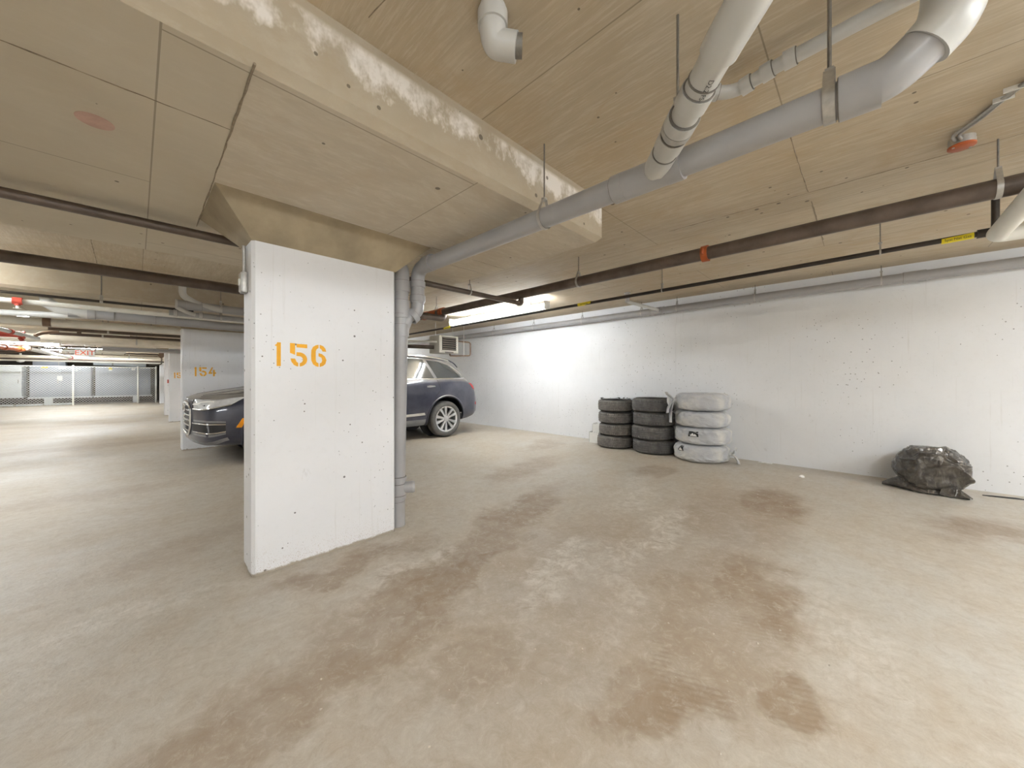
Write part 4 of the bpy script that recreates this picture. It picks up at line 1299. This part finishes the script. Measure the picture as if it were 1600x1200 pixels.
# ------------------------------------------------------------------ black rubbish bag
def bin_bag():
    t = thing('garbage_bag', 'slumped glossy black plastic garbage bag on the floor against the right wall', 'garbage bag', loc=(6.07, -.53, 0))
    bm = bmesh.new()
    bmesh.ops.create_icosphere(bm, subdivisions=6, radius=1)
    for v in bm.verts:
        n = v.co.normalized()
        sg = lambda v_: math.copysign(abs(v_) ** .80, v_)
        p = Vector((sg(n.x) * .25, sg(n.y) * .265, sg(n.z) * .225 + .235))
        q = n * 1.4 + Vector((3.1, 1.7, .4))
        big = noise.noise(q * .9) * .05
        w_ = Vector((noise.noise(q * .9), noise.noise(q * .9 + Vector((9, 0, 0))), noise.noise(q * .9 + Vector((0, 9, 0)))))
        f = q + w_ * .8
        f = Vector((f.x * .8, f.y * .9 + f.z * 1.5, f.z * 1.6 - f.y * .5))
        r1 = 1 - abs(noise.noise(f * .9)) * 2.2
        r2 = 1 - abs(noise.noise(f * 1.9 + Vector((4, 4, 4)))) * 2.2
        d = big + .028 * r1 + .009 * r2
        p += n * d
        if n.z < -.1:
            k = min(1, (-n.z - .1) / .5)
            p.x -= .04 * k * (1 if n.x < 0 else .2)
            p.y *= 1 - .16 * k
        p.z -= max(0, -n.y) * .05 * max(0, n.z)
        if p.z < .012 + .006 * r2:
            p.z = max(0.0, .006 + .006 * r2)
        v.co = p
    MB().bm(bm).obj('bag_body', 'bag_black', t, angle=70)
    # loose skirt on the left and gathered neck on the right
    def flap(name, ctr, dirv, L, wd, ht, ang):
        dv = Vector(dirv).normalized(); sdv = Vector((-dv.y, dv.x, 0))
        vs = []; fs = []
        nu, nv = 16, 18
        for i in range(nu + 1):
            f = i / nu
            for k in range(nv + 1):
                g = k / nv * 2 - 1
                hh = ht * (1 - f) ** .8 * (1 - g * g) + .012 + .016 * (1 - f * .5) * abs(math.sin(g * 9 + f * 2 + ang))
                c = Vector(ctr) + dv * (L * f) + sdv * (wd * g * (1 - .72 * f))
                vs.append((c.x, c.y, max(.004, hh)))
        for i in range(nu):
            for k in range(nv):
                a = i * (nv + 1) + k
                fs.append((a, a + 1, a + nv + 2, a + nv + 1))
        n0 = len(vs)
        vs += [(x, y, max(0, z - .006)) for x, y, z in vs]
        fs += [(d + n0, c + n0, b + n0, a + n0) for a, b, c, d in fs]
        MB().add(vs, fs).obj(name, 'bag_black', t, angle=60)
    flap('loose_skirt', (-.04, .14, 0), (.05, 1, 0), .24, .17, .15, .5)
    flap('gathered_neck', (-.16, -.10, 0), (-.55, -.8, 0), .17, .12, .11, 2.0)
    flap('loose_skirt', (-.18, .04, 0), (-1, -.1, 0), .09, .20, .06, 1.0)
    return t
bin_bag()

# ------------------------------------------------------------------ little debris on the floor
def chip(name, x, y, sx_, sy_, sz_, rz, mat, label, cat):
    bm = bmesh.new()
    bmesh.ops.create_icosphere(bm, subdivisions=2, radius=1)
    for v in bm.verts:
        n = 1 + .35 * noise.noise(v.co * 1.6 + Vector((x * 3, y * 3, 1)))
        v.co = Vector((v.co.x * sx_ * n, v.co.y * sy_ * n, max(-sz_ * .5, v.co.z * sz_ * n)))
        v.co.z += sz_ * .5
        v.co = Matrix.Rotation(rz, 3, 'Z') @ v.co + Vector((x, y, 0))
    return tag(MB().bm(bm).obj(name, mat, smooth=False), label, cat)
chip('paper_scrap', 5.72, .555, .022, .03, .02, .5, 'white_paint', 'crumpled white paper scrap on the floor before the white wall', 'scrap')
chip('wood_splinter', 6.18, -1.02, .012, .16, .010, .25, 'ink', 'thin dark stick lying at the foot of the white wall', 'stick')
chip('concrete_chip', 6.28, -1.2, .03, .03, .02, 1, 'white_paint', 'white concrete chip at the foot of the wall by the black bag', 'chip')
chip('concrete_chip', 6.33, 1.02, .02, .09, .01, 0, 'white_paint', 'flat white chip along the wall right of the bagged tires', 'chip')
pm = MB()
for i in range(420):
    x = random.uniform(.2, 5.5); y = random.uniform(.1, 4.5)
    s = random.choice((.003, .004, .005, .007))
    if .4 < x < 1.6 and 2.6 < y < 3.05: continue
    a = [random.uniform(.6, 1.3) for _ in range(5)]
    pm.add([(x + s * a[0], y, s * .2), (x, y + s * a[1], s * .2), (x - s * a[2], y, s * .2), (x, y - s * a[3], s * .2), (x, y, s * a[4]), (x, y, 0)],
           [(0, 1, 4), (1, 2, 4), (2, 3, 4), (3, 0, 4), (1, 0, 5), (2, 1, 5), (3, 2, 5), (0, 3, 5)])
g_ = pm.obj('grit', simple('pale_grit', (.60, .54, .46), .8, 0, .3, 40), smooth=False)
tag(g_, 'loose pale grit scattered over the dirty concrete floor', 'grit'); g_['kind'] = 'stuff'

# ------------------------------------------------------------------ car
def interp(tab, x):
    if x <= tab[0][0]: return tab[0][1]
    for (a, va), (b, vb) in zip(tab[:-1], tab[1:]):
        if x <= b:
            f = (x - a) / (b - a)
            return va + (vb - va) * f
    return tab[-1][1]
CL = 5.05
TOP = [(0, .925), (.04, .962), (.15, .995), (.5, 1.05), (1.0, 1.12), (1.35, 1.165), (1.5, 1.23), (1.9, 1.47), (2.25, 1.64), (2.6, 1.72), (3.2, 1.745), (3.8, 1.735), (4.25, 1.695), (4.45, 1.655), (4.55, 1.59), (4.75, 1.38), (4.88, 1.22), (4.95, 1.13), (5.0, 1.02), (5.03, .90), (5.05, .74)]
SHO = [(0, .84), (.04, .875), (.15, .91), (.5, .975), (1.0, 1.05), (1.5, 1.11), (2.0, 1.15), (3.0, 1.18), (4.0, 1.20), (4.5, 1.20), (4.75, 1.16), (4.88, 1.10), (4.95, 1.04), (5.0, .94), (5.03, .84), (5.05, .70)]
BOT = [(0, .36), (.04, .30), (.15, .27), (.5, .25), (1.0, .25), (3.9, .25), (4.4, .28), (4.8, .33), (4.95, .37), (5.05, .46)]
WID = [(0, .84), (.04, .88), (.15, .91), (.5, .955), (1.0, .98), (1.5, .968), (2.5, .96), (3.4, .968), (4.0, .985), (4.5, .965), (4.8, .935), (4.95, .90), (5.05, .82)]
WRF = [(0, .60), (.5, .68), (1.2, .74), (1.5, .76), (1.9, .70), (2.3, .635), (3.0, .64), (3.8, .63), (4.4, .60), (4.55, .61), (4.75, .66), (4.9, .68), (5.05, .60)]
EDG = [(0, .25), (1.2, .25), (1.5, .20), (1.9, .14), (2.3, .11), (3.0, .10), (4.4, .11), (4.6, .13), (4.9, .25), (5.05, .3)]
def section(x):
    zt, zs, zb, wd, wr2, e = (interp(T, x) for T in (TOP, SHO, BOT, WID, WRF, EDG))
    ze = zt - e * min(1, (zt - zs) / .3) if zt - zs > .12 else zs + (zt - zs) * .72
    h = zs - zb
    pts = [(0, zb), (.55 * wd, zb), (.86 * wd, zb + .01), (.955 * wd, zb + .10 * h), (.985 * wd, zb + .26 * h), (1.0 * wd, zb + .52 * h),
           (.998 * wd, zb + .72 * h), (.992 * wd, zb + .84 * h), (.965 * wd, zb + .955 * h), (.935 * wd, zs + .004)]
    a = pts[-1]; b = (wr2, ze)
    for f, o_ in ((.10, .0), (.5, .022), (.93, .006)):
        pts.append((a[0] + (b[0] - a[0]) * f + o_ * min(1, (zt - zs) * 2.2), a[1] + (b[1] - a[1]) * f))
    pts += [(wr2 * .93, ze + (zt - ze) * .48), (wr2 * .72, ze + (zt - ze) * .80), (wr2 * .40, zt - .006), (0, zt)]
    return pts
def bend_x(x, y, wd):
    f = min(1, abs(y) / .98)
    if x < 1.0: x += .22 * f ** 2.6 * (1 - x / 1.0)
    if x > 4.2: x -= .20 * f ** 3.2 * ((x - 4.2) / .85)
    return x
def car_body_mesh():
    xs = [0, .02, .06, .12, .22, .36, .5, .7, .9, 1.1, 1.3, 1.42, 1.52, 1.7, 1.9, 2.1, 2.3, 2.5, 2.8, 3.1, 3.4, 3.7, 4.0, 4.2, 4.38, 4.48, 4.56, 4.66, 4.78, 4.88, 4.95, 5.0, 5.03, 5.05]
    vs = []; fs = []
    npt = None
    for x in xs:
        s = section(x)
        wd = interp(WID, x)
        ring_ = [(y, z) for y, z in s] + [(-y, z) for y, z in reversed(s[1:-1])]
        npt = len(ring_)
        for y, z in ring_:
            vs.append((bend_x(x, y, wd), y, z))
    for i in range(len(xs) - 1):
        for k in range(npt):
            k2 = (k + 1) % npt
            fs.append((i * npt + k, i * npt + k2, (i + 1) * npt + k2, (i + 1) * npt + k))
    half = npt // 2
    # end caps: a grid that keeps the bow of the nose and tail
    NC = 12
    for i in (0, len(xs) - 1):
        o_ = i * npt
        x = xs[i]; wd = interp(WID, x); sec = section(x)
        rows = []
        for k in range(half + 1):
            y, z = sec[k]
            if k in (0, half):
                rows.append([o_ + k] * (NC + 1)); continue
            row = [o_ + k]
            for c in range(1, NC):
                yy = y * (1 - 2 * c / NC)
                vs.append((bend_x(x, yy, wd), yy, z)); row.append(len(vs) - 1)
            row.append(o_ + npt - k)
            rows.append(row)
        for k in range(half):
            for c in range(NC):
                q = []
                for z in (rows[k][c], rows[k][c + 1], rows[k + 1][c + 1], rows[k + 1][c]):
                    if z not in q: q.append(z)
                if len(q) >= 3: fs.append(tuple(q))
    me = MB().add(vs, fs).mesh('body', M['paint'], True, 50)
    return me
CARX, CARY = .515, 7.25
car = thing('car', 'dark blue SUV parked nose out behind the pillar stencilled 156', 'car', loc=(CARX, CARY, 0))
raw = bpy.data.objects.new('body_raw', car_body_mesh()); COL.objects.link(raw)
sm = raw.modifiers.new('s', 'SUBSURF'); sm.levels = 2; sm.render_levels = 2
dg = bpy.context.evaluated_depsgraph_get()
smooth_me = bpy.data.meshes.new_from_object(raw.evaluated_get(dg))
bm_ = bmesh.new(); bm_.from_mesh(smooth_me)
BVH = BVHTree.FromBMesh(bm_)
bm_.free()
# cut the wheel arches
WX = (.985, 4.02); WR = .378
cut = MB()
for x in WX:
    for s in (-1, 1):
        cut.tube([(x, s * .60, .40), (x, s * 1.3, .40)], .445, 48)
cutter = bpy.data.objects.new('cutter', cut.mesh('cutter', M['car_black'], False)); COL.objects.link(cutter)
raw2 = bpy.data.objects.new('raw2', smooth_me); COL.objects.link(raw2)
bo = raw2.modifiers.new('b', 'BOOLEAN'); bo.operation = 'DIFFERENCE'; bo.solver = 'EXACT'; bo.object = cutter
try: bo.material_mode = 'TRANSFER'
except Exception: pass
dg = bpy.context.evaluated_depsgraph_get()
body_me = bpy.data.meshes.new_from_object(raw2.evaluated_get(dg))
for o in (raw, raw2, cutter): bpy.data.objects.remove(o)
body_me.name = 'body'
for p in body_me.polygons: p.use_smooth = True
body_me.set_sharp_from_angle(angle=R(35))
body = bpy.data.objects.new('body', body_me); COL.objects.link(body); body.parent = car

def snap(p, d=None, off=.003):
    if d is not None:
        h, n, i, ds_ = BVH.ray_cast(Vector(p), Vector(d).normalized())
    else:
        h, n, i, ds_ = BVH.find_nearest(Vector(p))
    if h is None:
        h, n, i, ds_ = BVH.find_nearest(Vector(p))
    if d is not None and n.dot(Vector(d)) > 0: n = -n
    if d is None and n.dot(Vector(p) - Vector((CL / 2, 0, .8))) < 0: n = -n
    return h + n * off, n
def resample(pl, n):
    pl = [Vector(p) for p in pl]
    ls = [0]
    for a, b in zip(pl[:-1], pl[1:]): ls.append(ls[-1] + (b - a).length)
    out = []
    for i in range(n + 1):
        t_ = ls[-1] * i / n
        for k in range(len(pl) - 1):
            if t_ <= ls[k + 1] + 1e-9:
                f = (t_ - ls[k]) / max(1e-9, ls[k + 1] - ls[k])
                out.append(pl[k].lerp(pl[k + 1], f)); break
    return out
def patch(name, top, bot, mat, parent, d=None, off=.004, cols=16, rows=6, th=.004):
    """panel lofted between two polylines and laid on the car's skin"""
    a = resample(top, cols); b = resample(bot, cols)
    vs = []; inner = []
    for i in range(cols + 1):
        for j in range(rows + 1):
            q, n = snap(a[i].lerp(b[i], j / rows), d, off)
            vs.append(q); inner.append(q - n * (th + off))
    m = rows + 1
    fs = [(i * m + j, (i + 1) * m + j, (i + 1) * m + j + 1, i * m + j + 1) for i in range(cols) for j in range(rows)]
    n0 = len(vs)
    back = [tuple(n0 + k for k in reversed(f)) for f in fs]
    rim = [i * m for i in range(cols + 1)] + [cols * m + j for j in range(1, m)] + [i * m + rows for i in range(cols - 1, -1, -1)] + [j for j in range(rows - 1, 0, -1)]
    side = [(rim[k], rim[(k + 1) % len(rim)], n0 + rim[(k + 1) % len(rim)], n0 + rim[k]) for k in range(len(rim))]
    return MB().add(vs + inner, fs + back + side).obj(name, mat, parent, angle=45)
def trim(name, pts, r, mat, parent, d=None, off=.002, n=24, closed=False):
    q = [snap(p, d, off)[0] for p in resample(pts, n)]
    return MB().tube(q, r, 8).obj(name, mat, parent)

for s in (-1, 1):
    D = (0, -s, 0)
    Y = s * 2.0
    def P(x, z): return (x, Y, z)
    # glass: front door, rear door, quarter
    patch('side_window', [P(1.80, 1.22), P(2.15, 1.43), P(2.45, 1.565), P(2.72, 1.60)], [P(1.80, 1.205), P(2.1, 1.205), P(2.4, 1.21), P(2.72, 1.215)], 'glass', car, D)
    patch('side_window', [P(2.78, 1.605), P(3.2, 1.625), P(3.62, 1.615)], [P(2.78, 1.218), P(3.2, 1.225), P(3.74, 1.232)], 'glass', car, D)
    patch('side_window', [P(3.70, 1.608), P(4.0, 1.585), P(4.22, 1.52), P(4.44, 1.30)], [P(3.82, 1.233), P(4.1, 1.237), P(4.3, 1.24), P(4.46, 1.245)], 'glass', car, D)
    trim('window_trim', [P(1.74, 1.195), P(2.4, 1.198), P(3.2, 1.210), P(4.1, 1.222), P(4.54, 1.232)], .015, 'chrome', car, D, n=40)
    trim('window_trim', [P(1.78, 1.225), P(2.15, 1.45), P(2.45, 1.585), P(2.8, 1.628), P(3.4, 1.642), P(3.8, 1.628), P(4.08, 1.59), P(4.30, 1.51), P(4.56, 1.24)], .011, 'chrome', car, D, n=60)
    # roof rail
    trim('roof_rail', [(2.3, s * .60, 2), (2.8, s * .60, 2), (3.6, s * .59, 2), (4.3, s * .57, 2)], .024, 'chrome', car, (0, 0, -1), .03, n=30)
    # door gaps
    for a in ([P(1.62, 1.10), P(1.60, .75), P(1.72, .40)], [P(2.75, 1.19), P(2.74, .8), P(2.73, .40)], [P(3.80, 1.205), P(3.86, 1.0), P(3.72, .84)]):
        trim('door_gap', a, .004, 'car_black', body, D, .0)
    patch('door_handle', [P(3.53, 1.075), P(3.60, 1.085), P(3.72, 1.08)], [P(3.53, 1.045), P(3.60, 1.045), P(3.72, 1.055)], 'chrome', car, D, .02, 10, 3, .012)
    patch('door_handle', [P(2.45, 1.065), P(2.52, 1.075), P(2.64, 1.07)], [P(2.45, 1.035), P(2.52, 1.035), P(2.64, 1.045)], 'chrome', car, D, .02, 10, 3, .012)
    # sill and trim
    patch('sill_trim', [P(1.55, .50), P(2.6, .52), P(3.48, .545)], [P(1.55, .455), P(2.6, .47), P(3.50, .495)], 'chrome', car, D, .008, 24, 2)
    patch('sill_cladding', [P(1.48, .40), P(2.6, .40), P(3.52, .41)], [P(1.48, .29), P(2.6, .285), P(3.52, .29)], 'carbon', car, D, .006, 24, 3)
    # arch lips
    for x in WX:
        pts = [P(x + .465 * math.cos(R(a)), .40 + .465 * math.sin(R(a))) for a in range(-14, 195, 8)]
        q = []
        for p in pts:
            h_, n_ = snap(p, D, .0)
            q.append(h_)
        MB().tube(q, .020, 8).obj('arch_lip', 'paint', car)
        MB().tube([(x, s * .55, .40), (x, s * .60, .40)], .44, 40).obj('wheel_liner', 'car_black', car)
    # lamps
    hl_t = [(.075, s * .50, .915), (.12, s * .66, .935), (.26, s * .82, .955), (.58, s * .93, .985)]
    hl_b = [(.055, s * .50, .80), (.09, s * .66, .795), (.20, s * .82, .80), (.40, s * .93, .865)]
    patch('headlight_surround', [tuple(Vector(p) + Vector((0, 0, .018))) for p in hl_t], [tuple(Vector(p) - Vector((0, 0, .02))) for p in hl_b], 'car_black', car, None, .003, 20, 4)
    hl = patch('headlight', hl_t, hl_b, 'lens', car, None, .006, 20, 6)
    trim('lamp_bezel', hl_b, .009, 'chrome', hl, None, .006)
    trim('lamp_bezel', [(.06, s * .50, .81), (.075, s * .50, .905)], .008, 'car_black', hl, None, .008, 8)
    trim('lamp_strip', [tuple(Vector(a).lerp(Vector(b), .45)) for a, b in zip(hl_t, hl_b)][:3], .010, 'white_paint', hl, None, .006)
    patch('amber_marker', [(.52, s * .98, .665), (.585, s * .98, .665)], [(.445, s * .98, .53), (.51, s * .98, .53)], 'amber', car, None, .005, 4, 6)
    tl = patch('tail_light', [(4.66, s * .95, 1.155), (4.82, s * .90, 1.16), (4.96, s * .72, 1.15), (5.0, s * .50, 1.14)], [(4.80, s * .95, 1.01), (4.90, s * .90, .99), (4.99, s * .72, .99), (5.03, s * .50, .99)], 'red_lens', car, None, .006, 18, 5)
    patch('rear_reflector', [(4.88, s * .90, .70), (4.98, s * .76, .70)], [(4.88, s * .90, .64), (4.98, s * .76, .64)], 'red_lens', car, None, .005, 8, 2)
    # fog intake with chrome blades
    vt = [(.05, s * .50, .65), (.12, s * .70, .65), (.22, s * .85, .645), (.34, s * .93, .63)]
    vb = [(.06, s * .50, .44), (.13, s * .70, .43), (.23, s * .85, .43), (.34, s * .93, .45)]
    fi = patch('air_intake', vt, vb, 'carbon', car, None, .004, 14, 5)
    inset = patch('intake_mesh', [tuple(Vector(a).lerp(Vector(b), .12)) for a, b in zip(vt, vb)], [tuple(Vector(a).lerp(Vector(b), .86)) for a, b in zip(vt, vb)], 'car_black', fi, None, .007, 12, 4)
    for f in (.22, .78):
        trim('chrome_blade', [tuple(Vector(a).lerp(Vector(b), f)) for a, b in zip(vt, vb)], .010, 'chrome', fi, None, .010)
    patch('bumper_lip', [(.05, s * .05, .385), (.10, s * .45, .385), (.20, s * .75, .385), (.36, s * .92, .40)], [(.06, s * .05, .345), (.11, s * .45, .345), (.22, s * .75, .345), (.38, s * .92, .355)], 'carbon', car, None, .006, 18, 2)
    # mirror
    m_ = MB().box(1.78, 1.94, s * 1.0 - .10, s * 1.0 + .10, 1.16, 1.33, .04).obj('mirror', 'paint', car)
    MB().box(1.84, 1.90, min(s * .86, s * .95), max(s * .86, s * .95), 1.17, 1.21, .01).obj('mirror_arm', 'car_black', m_)
# windscreen, rear window, hood seam
patch('windscreen', [(2.22, -.55, 2), (2.26, 0, 2), (2.22, .55, 2)], [(1.58, -.68, 2), (1.50, 0, 2), (1.58, .68, 2)], 'glass', car, (0, 0, -1), .004, 24, 10)
patch('rear_window', [(4.52, -.50, 2), (4.545, 0, 2), (4.52, .50, 2)], [(4.80, -.55, 2), (4.86, 0, 2), (4.80, .55, 2)], 'glass', car, (0, 0, -1), .004, 24, 8)
for s in (-1, 1):
    trim('hood_gap', [(.12, s * .50, 2), (.5, s * .73, 2), (1.0, s * .80, 2), (1.45, s * .82, 2)], .004, 'car_black', body, (0, 0, -1), 0)
    trim('hood_crease', [(.15, s * .40, 2), (.6, s * .48, 2), (1.4, s * .52, 2)], .006, 'paint', body, (0, 0, -1), 0)
patch('spoiler', [(4.40, -.55, 2), (4.42, 0, 2), (4.40, .55, 2)], [(4.60, -.52, 2), (4.63, 0, 2), (4.60, .52, 2)], 'paint', car, (0, 0, -1), .03, 20, 3, .02)
# grille
def G(y, z): return (-1, y, z)
FD = (1, 0, 0)
go = [(-.30, .875), (.30, .875), (.42, .79), (.42, .55), (.33, .43), (-.33, .43), (-.42, .55), (-.42, .79)]
gr = patch('grille', [G(-.40, .80), G(-.30, .87), G(.30, .87), G(.40, .80)], [G(-.40, .50), G(-.32, .44), G(.32, .44), G(.40, .50)], 'car_black', car, FD, .004, 20, 10)
ring_pts = go + [go[0]]
trim('grille_frame', [G(*p) for p in ring_pts], .016, 'chrome', gr, FD, .012, 64)
for k in range(6):
    z = .49 + k * .072
    hwid = .40 - .10 * max(0, abs(z - .67) - .13) / .1
    trim('grille_bar', [G(-hwid, z), G(0, z), G(hwid, z)], .012, 'chrome', gr, FD, .014, 16)
for k in range(4):
    c, n_ = snap(G(-.129 + .086 * k, .80), FD, .028)
    MB().torus(c, (1, 0, 0), .052, .0065, 28, 8).obj('emblem_ring', 'chrome', gr)
pl = patch('license_plate', [G(-.15, .56), G(.15, .56)], [G(-.15, .48), G(.15, .48)], 'carbon', car, FD, .022, 6, 3, .012)
# wheels
def wheel_parts():
    root = []
    lo = [(.272, -.105), (.288, -.118), (.32, -.122), (.348, -.112), (.365, -.09), (.374, -.06)]
    tread = []
    for z in (-.055, -.02, .015, .05):
        tread += [(.378, z), (.378, z + .022), (.371, z + .024), (.371, z + .032)]
    prof = lo + tread[:-2] + [(r, -z) for r, z in reversed(lo)]
    mt = Matrix.Rotation(R(90), 4, 'X')
    ty = MB().lathe(prof, 64, False, mt).mesh('tire', M['car_tyre'], angle=40)
    rim = MB().lathe([(.280, -.110), (.270, -.115), (.262, -.098), (.252, -.05), (.24, .09), (.27, .105)], 56, False, mt).mesh('rim', M['alloy'], angle=40)
    disc = MB().tube([(0, .0, 0), (0, .01, 0)], .17, 36).tube([(0, .05, 0), (0, .06, 0)], .232, 36).mesh('brake_disc', M['dark_steel'])
    hub = MB().tube([(0, -.03, 0), (0, -.088, 0), (0, -.094, 0)], [.062, .052, .034], 24).mesh('hub', M['alloy'])
    # outward is -y; ten flat spokes in five pairs
    spokes = []
    for k in range(10):
        a = 2 * PI * k / 10 + (.05 if k % 2 else -.05)
        dx, dz = math.cos(a), math.sin(a); px_, pz_ = -dz, dx
        w0, w1 = .019, .030
        vs = []
        for (r_, ww, y_) in ((.045, w0, -.082), (.15, .021, -.092), (.268, w1, -.102)):
            for sgn, yy in ((-1, y_), (1, y_), (1, y_ + .03), (-1, y_ + .03)):
                wv = ww if yy == y_ else ww * 1.3
                vs.append((dx * r_ + px_ * wv * sgn, yy, dz * r_ + pz_ * wv * sgn))
        fs = []
        for l in (0, 4):
            for q in range(4):
                q2 = (q + 1) % 4
                fs.append((l + q, l + q2, l + 4 + q2, l + 4 + q))
        fs += [(3, 2, 1, 0), (8, 9, 10, 11)]
        spokes.append(MB().add(vs, fs).mesh('spoke', M['alloy'], False))
    return ty, rim, disc, hub, spokes
ty, rim, disc, hub, spokes = wheel_parts()
for x in WX:
    for s in (-1, 1):
        t0 = bpy.data.objects.new('wheel', ty); COL.objects.link(t0)
        t0.parent = car; t0.location = (x, s * .845, .380); t0.rotation_euler = (0, R(17), 0 if s == -1 else PI)
        for nm, me in (('rim', rim), ('brake_disc', disc), ('hub', hub)):
            o = bpy.data.objects.new(nm, me); COL.objects.link(o); o.parent = t0
        for me in spokes:
            o = bpy.data.objects.new('spoke', me); COL.objects.link(o); o.parent = t0
MB().box(.6, 4.6, -.55, .55, .22, .30).obj('underbody', 'car_black', car)
MB().tube([(4.70, .35, .30), (4.95, .35, .32)], .045, 16).obj('tailpipe', 'chrome', car)
